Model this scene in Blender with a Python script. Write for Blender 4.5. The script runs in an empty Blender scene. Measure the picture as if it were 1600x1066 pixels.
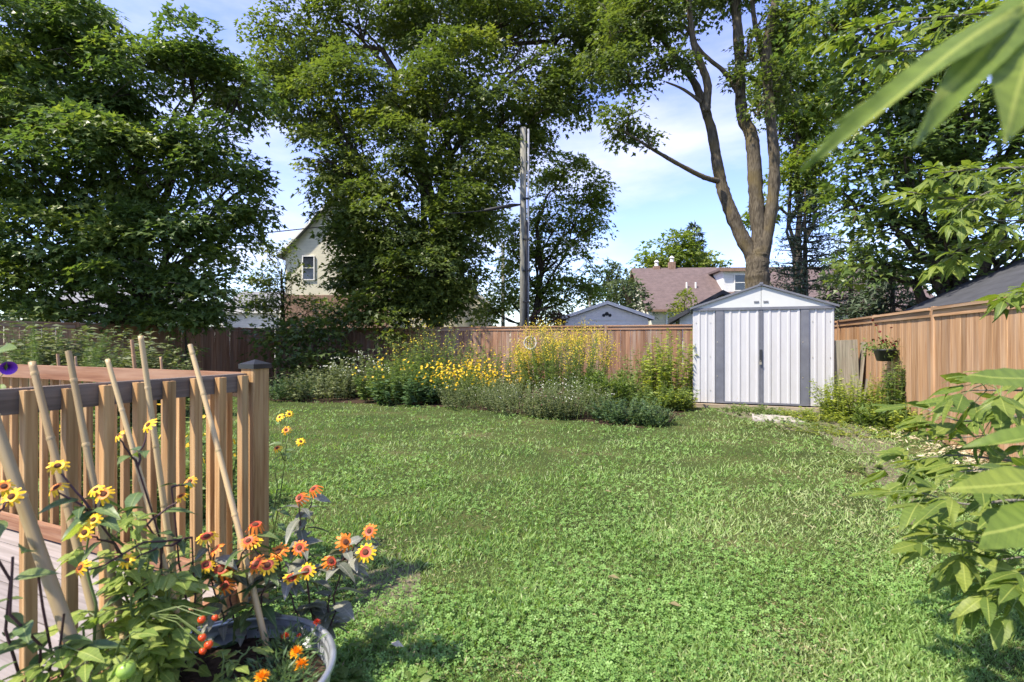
import bpy, math, random
import numpy as np
from mathutils import Vector, Matrix

random.seed(7)
RNG = np.random.default_rng(11)
scene = bpy.context.scene
col = scene.collection
H, F, HY = 1.37, 800.0, 533.0        # camera height, focal length in photo pixels, horizon row

# ------------------------------------------------------------------ camera
cam_d = bpy.data.cameras.new('camera')
cam = bpy.data.objects.new('camera', cam_d)
col.objects.link(cam)
cam.location = (0, 0, H)
cam.rotation_euler = (math.radians(90), 0, 0)
cam_d.sensor_width = 36
cam_d.lens = 18
cam_d.clip_start = 0.02
cam_d.clip_end = 1500
cam_d.dof.use_dof = True
cam_d.dof.focus_distance = 7.0
cam_d.dof.aperture_fstop = 4.0
scene.camera = cam

# ------------------------------------------------------------------ sky, sun, exposure
SUN_AZ = Vector((-0.80, -0.45, 0)).normalized()   # horizontal direction towards the sun
SUN_EL = math.radians(54)
world = bpy.data.worlds.new('World')
scene.world = world
world.use_nodes = True
wn, wl = world.node_tree.nodes, world.node_tree.links
wn.clear()
w_out = wn.new('ShaderNodeOutputWorld')
w_bg = wn.new('ShaderNodeBackground')
w_bg.inputs['Strength'].default_value = 0.125
w_sky = wn.new('ShaderNodeTexSky')
w_sky.sky_type = 'NISHITA'
w_sky.sun_disc = False
w_sky.sun_elevation = SUN_EL
w_sky.sun_rotation = math.atan2(SUN_AZ.x, SUN_AZ.y)
w_sky.air_density = 1.0
w_sky.dust_density = 0.1
w_sky.ozone_density = 5.0
w_tc = wn.new('ShaderNodeTexCoord')
w_map = wn.new('ShaderNodeMapping')
w_map.inputs['Scale'].default_value = (1.0, 1.0, 3.2)
w_map.inputs['Location'].default_value = (0.35, 0.1, 0.2)
w_noise = wn.new('ShaderNodeTexNoise')
w_noise.inputs['Scale'].default_value = 2.1
w_noise.inputs['Detail'].default_value = 7
w_noise.inputs['Roughness'].default_value = 0.55
w_ramp = wn.new('ShaderNodeValToRGB')
w_ramp.color_ramp.elements[0].position = 0.44
w_ramp.color_ramp.elements[0].color = (0.08, 0.08, 0.08, 1)
w_ramp.color_ramp.elements[1].position = 0.72
w_ramp.color_ramp.elements[1].color = (0.75, 0.75, 0.75, 1)
w_mix = wn.new('ShaderNodeMixRGB')
w_mix.inputs['Color2'].default_value = (3.2, 3.15, 3.6, 1)
wl.new(w_tc.outputs['Generated'], w_map.inputs['Vector'])
wl.new(w_map.outputs['Vector'], w_noise.inputs['Vector'])
wl.new(w_noise.outputs['Fac'], w_ramp.inputs['Fac'])
wl.new(w_ramp.outputs['Color'], w_mix.inputs['Fac'])
w_hsv = wn.new('ShaderNodeHueSaturation')
w_hsv.inputs['Hue'].default_value = 0.523
w_hsv.inputs['Saturation'].default_value = 1.08
w_hsv.inputs['Value'].default_value = 0.92
wl.new(w_sky.outputs['Color'], w_hsv.inputs['Color'])
wl.new(w_hsv.outputs['Color'], w_mix.inputs['Color1'])
wl.new(w_mix.outputs['Color'], w_bg.inputs['Color'])
wl.new(w_bg.outputs['Background'], w_out.inputs['Surface'])

sun_d = bpy.data.lights.new('sun', 'SUN')
sun_d.energy = 3.0
sun_d.angle = math.radians(1.5)
sun_d.color = (1.0, 0.91, 0.76)
sun = bpy.data.objects.new('sun', sun_d)
col.objects.link(sun)
to_sun = Vector((SUN_AZ.x * math.cos(SUN_EL), SUN_AZ.y * math.cos(SUN_EL), math.sin(SUN_EL)))
sun.rotation_euler = (-to_sun).to_track_quat('-Z', 'Y').to_euler()
sun.location = to_sun * 40

scene.view_settings.view_transform = 'Standard'
scene.view_settings.look = 'None'
scene.view_settings.exposure = 1.78
scene.view_settings.gamma = 1.0
scene.render.engine = 'CYCLES'
scene.cycles.use_denoising = True
scene.cycles.max_bounces = 9
scene.cycles.diffuse_bounces = 5
scene.cycles.glossy_bounces = 2
scene.cycles.transmission_bounces = 6
scene.cycles.transparent_max_bounces = 4
scene.cycles.sample_clamp_indirect = 6

# ------------------------------------------------------------------ coordinates
T = math.radians(19.5)
U = Vector((math.cos(T), -math.sin(T), 0))      # along the back fence
V = Vector((math.sin(T), math.cos(T), 0))       # along the side fences, away from the house


def at(px, py, d):
    return Vector(((px - 800) / F * d, d, H - (py - HY) / F * d))


def gnd(px, d):
    return Vector(((px - 800) / F * d, d, 0))


def frame(o, x, y=None):
    """matrix with origin o, local X along x (horizontal), Z up"""
    x = Vector(x).normalized()
    z = Vector((0, 0, 1))
    y = z.cross(x)
    m = Matrix((x, y, z)).transposed().to_4x4()
    m.translation = o
    return m


# ------------------------------------------------------------------ objects
WM = {}


def add(name, mesh, parent=None, M=None, mat=None, kind=None, label=None):
    o = bpy.data.objects.new(name, mesh)
    col.objects.link(o)
    M = M or Matrix.Identity(4)
    if parent is not None:
        o.parent = parent
        o.matrix_basis = WM[parent.name].inverted() @ M
    else:
        o.matrix_basis = M
    WM[o.name] = M.copy()
    if mat is not None and mesh is not None:
        if not mesh.materials:
            mesh.materials.append(mat)
    if kind:
        o['kind'] = kind
    if label:
        o['label'] = label
    return o


def thing(name, label, cat, loc=(0, 0, 0), group=None):
    o = bpy.data.objects.new(name, None)
    col.objects.link(o)
    o.empty_display_size = 0.1
    o.location = loc
    WM[o.name] = Matrix.Translation(Vector(loc))
    o['label'] = label
    o['category'] = cat
    if group:
        o['group'] = group
    return o


def tag(o, label, cat, group=None):
    o['label'] = label
    o['category'] = cat
    if group:
        o['group'] = group
    return o


class MB:
    def __init__(self):
        self.v, self.f, self.m = [], [], []

    def poly(self, pts, m=0):
        n = len(self.v)
        self.v += [tuple(p) for p in pts]
        self.f.append(tuple(range(n, n + len(pts))))
        self.m.append(m)

    def box(self, a, b, M=None, m=0):
        n = len(self.v)
        for z in (a[2], b[2]):
            for x, y in ((a[0], a[1]), (b[0], a[1]), (b[0], b[1]), (a[0], b[1])):
                p = Vector((x, y, z))
                self.v.append(tuple(M @ p if M else p))
        for f in ((3, 2, 1, 0), (4, 5, 6, 7), (0, 1, 5, 4), (1, 2, 6, 5), (2, 3, 7, 6), (3, 0, 4, 7)):
            self.f.append(tuple(n + i for i in f))
            self.m.append(m)
        return self

    def tube(self, pts, rad, sides=8, m=0, cap=True, rough=0.0):
        pts = [Vector(p) for p in pts]
        if not hasattr(rad, '__len__'):
            rad = [rad] * len(pts)
        n0 = len(self.v)
        prev = None
        for i, p in enumerate(pts):
            t = (pts[min(i + 1, len(pts) - 1)] - pts[max(i - 1, 0)]).normalized()
            ref = prev if prev is not None else (Vector((1, 0, 0)) if abs(t.x) < 0.9 else Vector((0, 1, 0)))
            a = (ref - t * ref.dot(t)).normalized()
            prev = a
            b = t.cross(a)
            for k in range(sides):
                w = 2 * math.pi * k / sides
                self.v.append(tuple(p + (a * math.cos(w) + b * math.sin(w)) * rad[i] * (1 + (random.gauss(0, rough) if rough else 0))))
        for i in range(len(pts) - 1):
            for k in range(sides):
                k2 = (k + 1) % sides
                self.f.append((n0 + i * sides + k, n0 + i * sides + k2, n0 + (i + 1) * sides + k2, n0 + (i + 1) * sides + k))
                self.m.append(m)
        if cap:
            self.f.append(tuple(n0 + k for k in reversed(range(sides))))
            self.m.append(m)
            e = n0 + (len(pts) - 1) * sides
            self.f.append(tuple(e + k for k in range(sides)))
            self.m.append(m)
        return self

    def lathe(self, prof, c=(0, 0, 0), seg=24, m=0):
        n0 = len(self.v)
        for r, z in prof:
            for k in range(seg):
                w = 2 * math.pi * k / seg
                self.v.append((c[0] + r * math.cos(w), c[1] + r * math.sin(w), c[2] + z))
        for i in range(len(prof) - 1):
            for k in range(seg):
                k2 = (k + 1) % seg
                self.f.append((n0 + i * seg + k, n0 + i * seg + k2, n0 + (i + 1) * seg + k2, n0 + (i + 1) * seg + k))
                self.m.append(m)
        return self

    def mesh(self, name, mats, smooth=False):
        me = bpy.data.meshes.new(name)
        me.from_pydata(self.v, [], self.f)
        if not isinstance(mats, (list, tuple)):
            mats = [mats]
        for mt in mats:
            me.materials.append(mt)
        if len(mats) > 1:
            me.polygons.foreach_set('material_index', self.m)
        if smooth:
            me.polygons.foreach_set('use_smooth', [True] * len(me.polygons))
        me.update()
        return me

    def build(self, name, mats, parent=None, smooth=False, M=None, kind=None, label=None):
        return add(name, self.mesh(name, mats, smooth), parent, M, kind=kind, label=label)


_BOX = {}


def bevel_box(sx, sy, sz, mat, b=0.004):
    """shared box mesh, centred in x,y with its base at z=0, chamfered upright edges"""
    key = (round(sx, 4), round(sy, 4), round(sz, 4), mat.name, b)
    if key in _BOX:
        return _BOX[key]
    m = MB()
    x, y = sx / 2, sy / 2
    ring = [(-x + b, -y), (x - b, -y), (x, -y + b), (x, y - b), (x - b, y), (-x + b, y), (-x, y - b), (-x, -y + b)]
    n = 8
    for z in (0, sz):
        m.v += [(p[0], p[1], z) for p in ring]
    for k in range(n):
        m.f.append((k, (k + 1) % n, n + (k + 1) % n, n + k))
        m.m.append(0)
    m.f.append(tuple(reversed(range(n))))
    m.f.append(tuple(range(n, 2 * n)))
    m.m += [0, 0]
    _BOX[key] = m.mesh('box', mat)
    return _BOX[key]


# ------------------------------------------------------------------ materials
def new_mat(name):
    m = bpy.data.materials.new(name)
    m.use_nodes = True
    n, l = m.node_tree.nodes, m.node_tree.links
    return m, n, l, n['Principled BSDF']


def ramp_node(n, stops):
    r = n.new('ShaderNodeValToRGB')
    e = r.color_ramp.elements
    while len(e) < len(stops):
        e.new(0.5)
    for i, (p, c) in enumerate(stops):
        e[i].position = p
        e[i].color = (c[0], c[1], c[2], 1)
    return r


def leaf_mat(name, cols, trans=0.35, rough=0.45, by_object=False, spec=0.35):
    m, n, l, p = new_mat(name)
    if by_object:
        src = n.new('ShaderNodeObjectInfo').outputs['Random']
    else:
        a = n.new('ShaderNodeAttribute')
        a.attribute_name = 'rnd'
        src = a.outputs['Fac']
    r = ramp_node(n, [(i / max(1, len(cols) - 1), c) for i, c in enumerate(cols)])
    l.new(src, r.inputs['Fac'])
    cs = r.outputs['Color']
    if by_object:      # midrib and side veins, blotches
        tc = n.new('ShaderNodeTexCoord')
        nz = n.new('ShaderNodeTexNoise')
        nz.inputs['Scale'].default_value = 4
        nz.inputs['Detail'].default_value = 4
        mp = n.new('ShaderNodeMapping')
        mp.inputs['Scale'].default_value = (1, 5, 1)
        mp.inputs['Rotation'].default_value = (0, 0, 0.5)
        l.new(tc.outputs['Object'], mp.inputs['Vector'])
        l.new(mp.outputs['Vector'], nz.inputs['Vector'])
        hs = n.new('ShaderNodeMixRGB')
        hs.blend_type = 'MULTIPLY'
        hs.inputs['Fac'].default_value = 1.0
        rr = ramp_node(n, [(0.3, (0.72, 0.75, 0.7)), (0.7, (1.15, 1.12, 1.05))])
        l.new(nz.outputs['Fac'], rr.inputs['Fac'])
        l.new(cs, hs.inputs['Color1'])
        l.new(rr.outputs['Color'], hs.inputs['Color2'])
        sx = n.new('ShaderNodeSeparateXYZ')
        l.new(tc.outputs['Object'], sx.inputs[0])
        ab = n.new('ShaderNodeMath')
        ab.operation = 'ABSOLUTE'
        l.new(sx.outputs['X'], ab.inputs[0])
        lt = n.new('ShaderNodeMath')
        lt.operation = 'LESS_THAN'
        lt.inputs[1].default_value = 0.012
        l.new(ab.outputs[0], lt.inputs[0])
        mv = n.new('ShaderNodeMixRGB')
        mv.inputs['Color2'].default_value = (cols[-1][0] * 1.5 + .03, cols[-1][1] * 1.4 + .03, cols[-1][2] * 1.4 + .02, 1)
        sc = n.new('ShaderNodeMath')
        sc.operation = 'MULTIPLY'
        sc.inputs[1].default_value = 0.6
        l.new(lt.outputs[0], sc.inputs[0])
        l.new(sc.outputs[0], mv.inputs['Fac'])
        l.new(hs.outputs['Color'], mv.inputs['Color1'])
        cs = mv.outputs['Color']
        sk_ = n.new('ShaderNodeMath')
        sk_.operation = 'MULTIPLY_ADD'
        sk_.inputs[1].default_value = -1.3
        l.new(ab.outputs[0], sk_.inputs[0])
        l.new(sx.outputs['Y'], sk_.inputs[2])
        fq = n.new('ShaderNodeMath')
        fq.operation = 'MULTIPLY'
        fq.inputs[1].default_value = 11.0
        l.new(sk_.outputs[0], fq.inputs[0])
        fr_ = n.new('ShaderNodeMath')
        fr_.operation = 'FRACT'
        l.new(fq.outputs[0], fr_.inputs[0])
        vr = ramp_node(n, [(0.0, (1.28, 1.22, 1.1)), (0.10, (0.9, 0.9, 0.9)), (0.5, (1.0, 1.0, 1.0)), (0.95, (0.92, 0.93, 0.9))])
        l.new(fr_.outputs[0], vr.inputs['Fac'])
        vm = n.new('ShaderNodeMixRGB')
        vm.blend_type = 'MULTIPLY'
        vm.inputs['Fac'].default_value = 1.0
        l.new(cs, vm.inputs['Color1'])
        l.new(vr.outputs['Color'], vm.inputs['Color2'])
        cs = vm.outputs['Color']
        bpn = n.new('ShaderNodeBump')
        bpn.inputs['Strength'].default_value = 0.35
        bpn.inputs['Distance'].default_value = 0.004
        l.new(fr_.outputs[0], bpn.inputs['Height'])
        l.new(bpn.outputs['Normal'], p.inputs['Normal'])
    l.new(cs, p.inputs['Base Color'])
    p.inputs['Roughness'].default_value = rough
    p.inputs['Specular IOR Level'].default_value = spec
    t = n.new('ShaderNodeBsdfTranslucent')
    mx = n.new('ShaderNodeMixRGB')
    mx.blend_type = 'MULTIPLY'
    mx.inputs['Fac'].default_value = 1
    mx.inputs['Color2'].default_value = (1.5, 1.6, 0.7, 1)
    l.new(cs, mx.inputs['Color1'])
    l.new(mx.outputs['Color'], t.inputs['Color'])
    ms = n.new('ShaderNodeMixShader')
    ms.inputs['Fac'].default_value = trans
    l.new(p.outputs[0], ms.inputs[1])
    l.new(t.outputs[0], ms.inputs[2])
    l.new(ms.outputs[0], n['Material Output'].inputs['Surface'])
    return m


def wood_mat(name, c_dark, c_mid, c_light, axis=2, scale=1.0, stain=0.35, grey=(0.3, 0.28, 0.26), rough=0.75, bump=0.15):
    m, n, l, p = new_mat(name)
    tc = n.new('ShaderNodeTexCoord')
    oi = n.new('ShaderNodeObjectInfo')
    mul = n.new('ShaderNodeMath')
    mul.operation = 'MULTIPLY'
    mul.inputs[1].default_value = 91.0
    l.new(oi.outputs['Random'], mul.inputs[0])
    addv = n.new('ShaderNodeVectorMath')
    addv.operation = 'ADD'
    l.new(tc.outputs['Object'], addv.inputs[0])
    l.new(mul.outputs[0], addv.inputs[1])
    mp = n.new('ShaderNodeMapping')
    s = [38 * scale] * 3
    s[axis] = 1.6 * scale
    mp.inputs['Scale'].default_value = s
    l.new(addv.outputs[0], mp.inputs['Vector'])
    nz = n.new('ShaderNodeTexNoise')
    nz.inputs['Scale'].default_value = 1.0
    nz.inputs['Detail'].default_value = 6
    nz.inputs['Distortion'].default_value = 0.6
    l.new(mp.outputs['Vector'], nz.inputs['Vector'])
    r = ramp_node(n, [(0.28, c_dark), (0.5, c_mid), (0.72, c_light)])
    l.new(nz.outputs['Fac'], r.inputs['Fac'])
    # each piece has its own tone
    hv = n.new('ShaderNodeHueSaturation')
    mr = n.new('ShaderNodeMapRange')
    mr.inputs['To Min'].default_value = 0.72
    mr.inputs['To Max'].default_value = 1.25
    l.new(oi.outputs['Random'], mr.inputs['Value'])
    l.new(mr.outputs[0], hv.inputs['Value'])
    l.new(r.outputs['Color'], hv.inputs['Color'])
    # weathering in long blotches
    mp2 = n.new('ShaderNodeMapping')
    s2 = [7 * scale] * 3
    s2[axis] = 0.9 * scale
    mp2.inputs['Scale'].default_value = s2
    l.new(addv.outputs[0], mp2.inputs['Vector'])
    n2 = n.new('ShaderNodeTexNoise')
    n2.inputs['Scale'].default_value = 1.0
    n2.inputs['Detail'].default_value = 4
    l.new(mp2.outputs['Vector'], n2.inputs['Vector'])
    r2 = ramp_node(n, [(0.45, (0, 0, 0)), (0.75, (stain, stain, stain))])
    l.new(n2.outputs['Fac'], r2.inputs['Fac'])
    mx = n.new('ShaderNodeMixRGB')
    mx.inputs['Color2'].default_value = (*grey, 1)
    l.new(r2.outputs['Color'], mx.inputs['Fac'])
    l.new(hv.outputs['Color'], mx.inputs['Color1'])
    l.new(mx.outputs['Color'], p.inputs['Base Color'])
    p.inputs['Roughness'].default_value = rough
    p.inputs['Specular IOR Level'].default_value = 0.25
    b = n.new('ShaderNodeBump')
    b.inputs['Strength'].default_value = bump
    b.inputs['Distance'].default_value = 0.004
    l.new(nz.outputs['Fac'], b.inputs['Height'])
    l.new(b.outputs['Normal'], p.inputs['Normal'])
    return m


def plain_mat(name, c, rough=0.6, metal=0.0, var=0.15, scale=6.0, bump=0.0, spec=0.4, dirt=None, stretch=(1, 1, 1), dirt_amt=0.5):
    m, n, l, p = new_mat(name)
    tc = n.new('ShaderNodeTexCoord')
    mp = n.new('ShaderNodeMapping')
    mp.inputs['Scale'].default_value = stretch
    l.new(tc.outputs['Object'], mp.inputs['Vector'])
    nz = n.new('ShaderNodeTexNoise')
    nz.inputs['Scale'].default_value = scale
    nz.inputs['Detail'].default_value = 6
    l.new(mp.outputs['Vector'], nz.inputs['Vector'])
    r = ramp_node(n, [(0.3, [x * (1 - var) for x in c]), (0.7, [min(1, x * (1 + var)) for x in c])])
    l.new(nz.outputs['Fac'], r.inputs['Fac'])
    out = r.outputs['Color']
    if dirt:
        n2 = n.new('ShaderNodeTexNoise')
        n2.inputs['Scale'].default_value = scale * 0.45
        n2.inputs['Detail'].default_value = 8
        n2.inputs['Roughness'].default_value = 0.65
        l.new(mp.outputs['Vector'], n2.inputs['Vector'])
        r2 = ramp_node(n, [(0.5, (0, 0, 0)), (0.78, (dirt_amt,) * 3)])
        l.new(n2.outputs['Fac'], r2.inputs['Fac'])
        mx = n.new('ShaderNodeMixRGB')
        mx.inputs['Color2'].default_value = (*dirt, 1)
        l.new(r2.outputs['Color'], mx.inputs['Fac'])
        l.new(out, mx.inputs['Color1'])
        out = mx.outputs['Color']
    l.new(out, p.inputs['Base Color'])
    p.inputs['Roughness'].default_value = rough
    p.inputs['Metallic'].default_value = metal
    p.inputs['Specular IOR Level'].default_value = spec
    if bump:
        b = n.new('ShaderNodeBump')
        b.inputs['Strength'].default_value = bump
        b.inputs['Distance'].default_value = 0.01
        l.new(nz.outputs['Fac'], b.inputs['Height'])
        l.new(b.outputs['Normal'], p.inputs['Normal'])
    return m


def lined_mat(name, c, pitch, axis, depth=0.5, rough=0.6, var=0.1, line=0.75):
    """siding or shingle courses too far away to build singly: fine relief and a darker joint"""
    m, n, l, p = new_mat(name)
    tc = n.new('ShaderNodeTexCoord')
    sx = n.new('ShaderNodeSeparateXYZ')
    l.new(tc.outputs['Object'], sx.inputs[0])
    d = n.new('ShaderNodeMath')
    d.operation = 'DIVIDE'
    d.inputs[1].default_value = pitch
    l.new(sx.outputs[axis], d.inputs[0])
    fr = n.new('ShaderNodeMath')
    fr.operation = 'FRACT'
    l.new(d.outputs[0], fr.inputs[0])
    nz = n.new('ShaderNodeTexNoise')
    nz.inputs['Scale'].default_value = 3.0
    nz.inputs['Detail'].default_value = 8
    nz.inputs['Roughness'].default_value = 0.7
    l.new(tc.outputs['Object'], nz.inputs['Vector'])
    r = ramp_node(n, [(0.3, [x * (1 - var) for x in c]), (0.7, [x * (1 + var) for x in c])])
    l.new(nz.outputs['Fac'], r.inputs['Fac'])
    rl = ramp_node(n, [(0.0, (line,) * 3), (0.13, (1, 1, 1))])
    l.new(fr.outputs[0], rl.inputs['Fac'])
    mx = n.new('ShaderNodeMixRGB')
    mx.blend_type = 'MULTIPLY'
    mx.inputs['Fac'].default_value = 1
    l.new(r.outputs['Color'], mx.inputs['Color1'])
    l.new(rl.outputs['Color'], mx.inputs['Color2'])
    l.new(mx.outputs['Color'], p.inputs['Base Color'])
    p.inputs['Roughness'].default_value = rough
    b = n.new('ShaderNodeBump')
    b.inputs['Strength'].default_value = depth
    b.inputs['Distance'].default_value = 0.02
    l.new(fr.outputs[0], b.inputs['Height'])
    l.new(b.outputs['Normal'], p.inputs['Normal'])
    return m


def bark_mat(name, a, b_, scale=6, lichen=None):
    m, n, l, p = new_mat(name)
    tc = n.new('ShaderNodeTexCoord')
    mp = n.new('ShaderNodeMapping')
    mp.inputs['Scale'].default_value = (scale * 3, scale * 3, scale * 0.6)
    l.new(tc.outputs['Object'], mp.inputs['Vector'])
    nz = n.new('ShaderNodeTexNoise')
    nz.inputs['Scale'].default_value = 1
    nz.inputs['Detail'].default_value = 8
    nz.inputs['Distortion'].default_value = 0.8
    l.new(mp.outputs['Vector'], nz.inputs['Vector'])
    r = ramp_node(n, [(0.35, a), (0.65, b_)])
    l.new(nz.outputs['Fac'], r.inputs['Fac'])
    out = r.outputs['Color']
    if lichen:
        n2 = n.new('ShaderNodeTexNoise')
        n2.inputs['Scale'].default_value = 1.3
        n2.inputs['Detail'].default_value = 6
        l.new(tc.outputs['Object'], n2.inputs['Vector'])
        r2 = ramp_node(n, [(0.5, (0, 0, 0)), (0.65, (0.7, 0.7, 0.7))])
        l.new(n2.outputs['Fac'], r2.inputs['Fac'])
        mx = n.new('ShaderNodeMixRGB')
        mx.inputs['Color2'].default_value = (*lichen, 1)
        l.new(r2.outputs['Color'], mx.inputs['Fac'])
        l.new(out, mx.inputs['Color1'])
        out = mx.outputs['Color']
    l.new(out, p.inputs['Base Color'])
    p.inputs['Roughness'].default_value = 0.9
    p.inputs['Specular IOR Level'].default_value = 0.15
    b = n.new('ShaderNodeBump')
    b.inputs['Strength'].default_value = 0.7
    b.inputs['Distance'].default_value = 0.03
    l.new(nz.outputs['Fac'], b.inputs['Height'])
    l.new(b.outputs['Normal'], p.inputs['Normal'])
    return m


M = {}
M['maple_dark'] = leaf_mat('maple_dark', [(0.072, 0.117, 0.039), (0.103, 0.156, 0.042), (0.172, 0.210, 0.044)], 0.42, 0.4)
M['maple_mid'] = leaf_mat('maple_mid', [(0.067, 0.099, 0.028), (0.108, 0.145, 0.032), (0.172, 0.198, 0.040)], 0.42, 0.42)
M['ash_leaf'] = leaf_mat('ash_leaf', [(0.060, 0.092, 0.028), (0.098, 0.132, 0.034), (0.143, 0.172, 0.040)], 0.42, 0.45)
M['maple_light'] = leaf_mat('maple_light', [(0.099, 0.145, 0.025), (0.145, 0.196, 0.030), (0.211, 0.240, 0.040)], 0.42, 0.5)
M['far_leaf'] = leaf_mat('far_leaf', [(0.05, 0.075, 0.035), (0.075, 0.105, 0.045), (0.10, 0.13, 0.05)], 0.3, 0.6)
M['conifer'] = leaf_mat('conifer', [(0.035, 0.058, 0.030), (0.063, 0.091, 0.048), (0.084, 0.117, 0.060)], 0.12, 0.6)
M['red_leaf'] = leaf_mat('red_leaf', [(0.06, 0.03, 0.025), (0.11, 0.05, 0.04), (0.08, 0.07, 0.035)], 0.3, 0.5)
M['shade_leaf'] = leaf_mat('shade_leaf', [(0.054, 0.086, 0.022), (0.084, 0.127, 0.028), (0.180, 0.207, 0.030)], 0.3, 0.5)
M['herb_grey'] = leaf_mat('herb_grey', [(0.098, 0.122, 0.055), (0.150, 0.177, 0.077), (0.221, 0.238, 0.110)], 0.25, 0.6)
M['herb_green'] = leaf_mat('herb_green', [(0.078, 0.128, 0.028), (0.124, 0.183, 0.039), (0.195, 0.232, 0.055)], 0.33, 0.5)
M['herb_dark'] = leaf_mat('herb_dark', [(0.046, 0.091, 0.035), (0.072, 0.128, 0.046), (0.117, 0.171, 0.061)], 0.25, 0.45)
M['herb_lime'] = leaf_mat('herb_lime', [(0.149, 0.200, 0.026), (0.252, 0.300, 0.040), (0.386, 0.400, 0.066)], 0.35, 0.5)
M['feathery'] = leaf_mat('feathery', [(0.080, 0.128, 0.032), (0.128, 0.192, 0.048), (0.176, 0.240, 0.072)], 0.35, 0.6)
M['white_petal'] = leaf_mat('white_petal', [(0.5, 0.5, 0.42), (0.7, 0.7, 0.62)], 0.3, 0.6)
M['yellow_petal'] = leaf_mat('yellow_petal', [(0.55, 0.34, 0.012), (0.75, 0.52, 0.02)], 0.3, 0.55)
M['goldenrod_petal'] = leaf_mat('goldenrod_petal', [(0.340, 0.270, 0.020), (0.550, 0.420, 0.030)], 0.3, 0.6)
M['maroon_petal'] = leaf_mat('maroon_petal', [(0.10, 0.006, 0.015), (0.25, 0.012, 0.03)], 0.25, 0.5)
M['straw'] = leaf_mat('straw', [(0.30, 0.24, 0.14), (0.5, 0.42, 0.28), (0.62, 0.55, 0.40)], 0.15, 0.8)
M['grass'] = leaf_mat('grass', [(0.122, 0.210, 0.056), (0.195, 0.310, 0.084), (0.276, 0.393, 0.131), (0.440, 0.472, 0.261)], 0.35, 0.5)
M['clover'] = leaf_mat('clover', [(0.110, 0.216, 0.051), (0.180, 0.315, 0.076), (0.266, 0.406, 0.125)], 0.33, 0.5)
M['dry'] = leaf_mat('dry', [(0.16, 0.13, 0.06), (0.28, 0.24, 0.12), (0.36, 0.33, 0.20)], 0.2, 0.7)
M['elder_leaf'] = leaf_mat('elder_leaf', [(0.095, 0.149, 0.030), (0.145, 0.204, 0.040), (0.215, 0.259, 0.055)], 0.38, 0.5, True, 0.3)
M['tomato_leaf'] = leaf_mat('tomato_leaf', [(0.175, 0.253, 0.055), (0.263, 0.345, 0.083), (0.362, 0.414, 0.110)], 0.35, 0.5, True)
M['helio_leaf'] = leaf_mat('helio_leaf', [(0.120, 0.138, 0.109), (0.192, 0.201, 0.167), (0.276, 0.276, 0.236)], 0.18, 0.42, True, 0.5)
M['helio_green'] = leaf_mat('helio_green', [(0.062, 0.114, 0.044), (0.100, 0.162, 0.061), (0.163, 0.216, 0.072)], 0.25, 0.42, True, 0.5)
M['weed_leaf'] = leaf_mat('weed_leaf', [(0.10, 0.16, 0.03), (0.15, 0.22, 0.05)], 0.33, 0.5, True)
M['petal_orange'] = plain_mat('petal_orange', (0.72, 0.19, 0.015), 0.55, var=0.25, scale=30)
M['petal_red'] = plain_mat('petal_red', (0.42, 0.05, 0.015), 0.55, var=0.3, scale=30)
M['petal_yellow'] = plain_mat('petal_yellow', (0.85, 0.50, 0.012), 0.55, var=0.15, scale=30)
M['petal_purple'] = plain_mat('petal_purple', (0.16, 0.03, 0.45), 0.5, var=0.2)
M['disc_brown'] = plain_mat('disc_brown', (0.11, 0.035, 0.012), 0.8, var=0.4, scale=60, bump=0.5)
M['marigold'] = plain_mat('marigold', (0.85, 0.33, 0.01), 0.55, var=0.25, scale=40)
M['tomato_red'] = plain_mat('tomato_red', (0.62, 0.06, 0.012), 0.25, var=0.15, scale=10)
M['tomato_green'] = plain_mat('tomato_green', (0.24, 0.36, 0.06), 0.3, var=0.15, scale=10)
M['stem_dark'] = plain_mat('stem_dark', (0.06, 0.025, 0.03), 0.5, var=0.2)
M['stem_green'] = plain_mat('stem_green', (0.11, 0.15, 0.04), 0.6, var=0.2)
M['stem_brown'] = plain_mat('stem_brown', (0.14, 0.10, 0.06), 0.8, var=0.3, scale=20)
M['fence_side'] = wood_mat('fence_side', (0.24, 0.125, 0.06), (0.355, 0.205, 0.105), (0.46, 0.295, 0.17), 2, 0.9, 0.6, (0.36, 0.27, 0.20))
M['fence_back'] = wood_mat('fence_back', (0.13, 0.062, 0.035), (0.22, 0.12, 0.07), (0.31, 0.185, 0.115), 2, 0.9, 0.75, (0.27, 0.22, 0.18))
M['rail_wood'] = wood_mat('rail_wood', (0.25, 0.125, 0.048), (0.39, 0.225, 0.095), (0.49, 0.31, 0.15), 2, 1.6, 0.35, (0.38, 0.31, 0.18))
M['rail_red'] = wood_mat('rail_red', (0.20, 0.085, 0.045), (0.29, 0.14, 0.075), (0.36, 0.20, 0.115), 0, 1.6, 0.4, (0.45, 0.33, 0.24))
M['rail_dark'] = wood_mat('rail_dark', (0.075, 0.056, 0.045), (0.12, 0.094, 0.078), (0.19, 0.15, 0.12), 0, 1.6, 0.35, (0.22, 0.18, 0.145))
M['deck_board'] = wood_mat('deck_board', (0.17, 0.15, 0.135), (0.225, 0.20, 0.185), (0.28, 0.25, 0.235), 0, 1.0, 0.4, (0.33, 0.30, 0.285), 0.7, 0.08)
M['old_wood'] = wood_mat('old_wood', (0.12, 0.10, 0.075), (0.22, 0.19, 0.14), (0.33, 0.29, 0.23), 2, 1.0, 0.5, (0.25, 0.27, 0.2))
M['stake'] = wood_mat('stake', (0.28, 0.15, 0.07), (0.42, 0.25, 0.13), (0.52, 0.33, 0.19), 2, 1.5)
M['base_wood'] = wood_mat('base_wood', (0.22, 0.17, 0.11), (0.36, 0.29, 0.2), (0.48, 0.41, 0.31), 0, 1.0, 0.5, (0.4, 0.36, 0.3))
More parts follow.
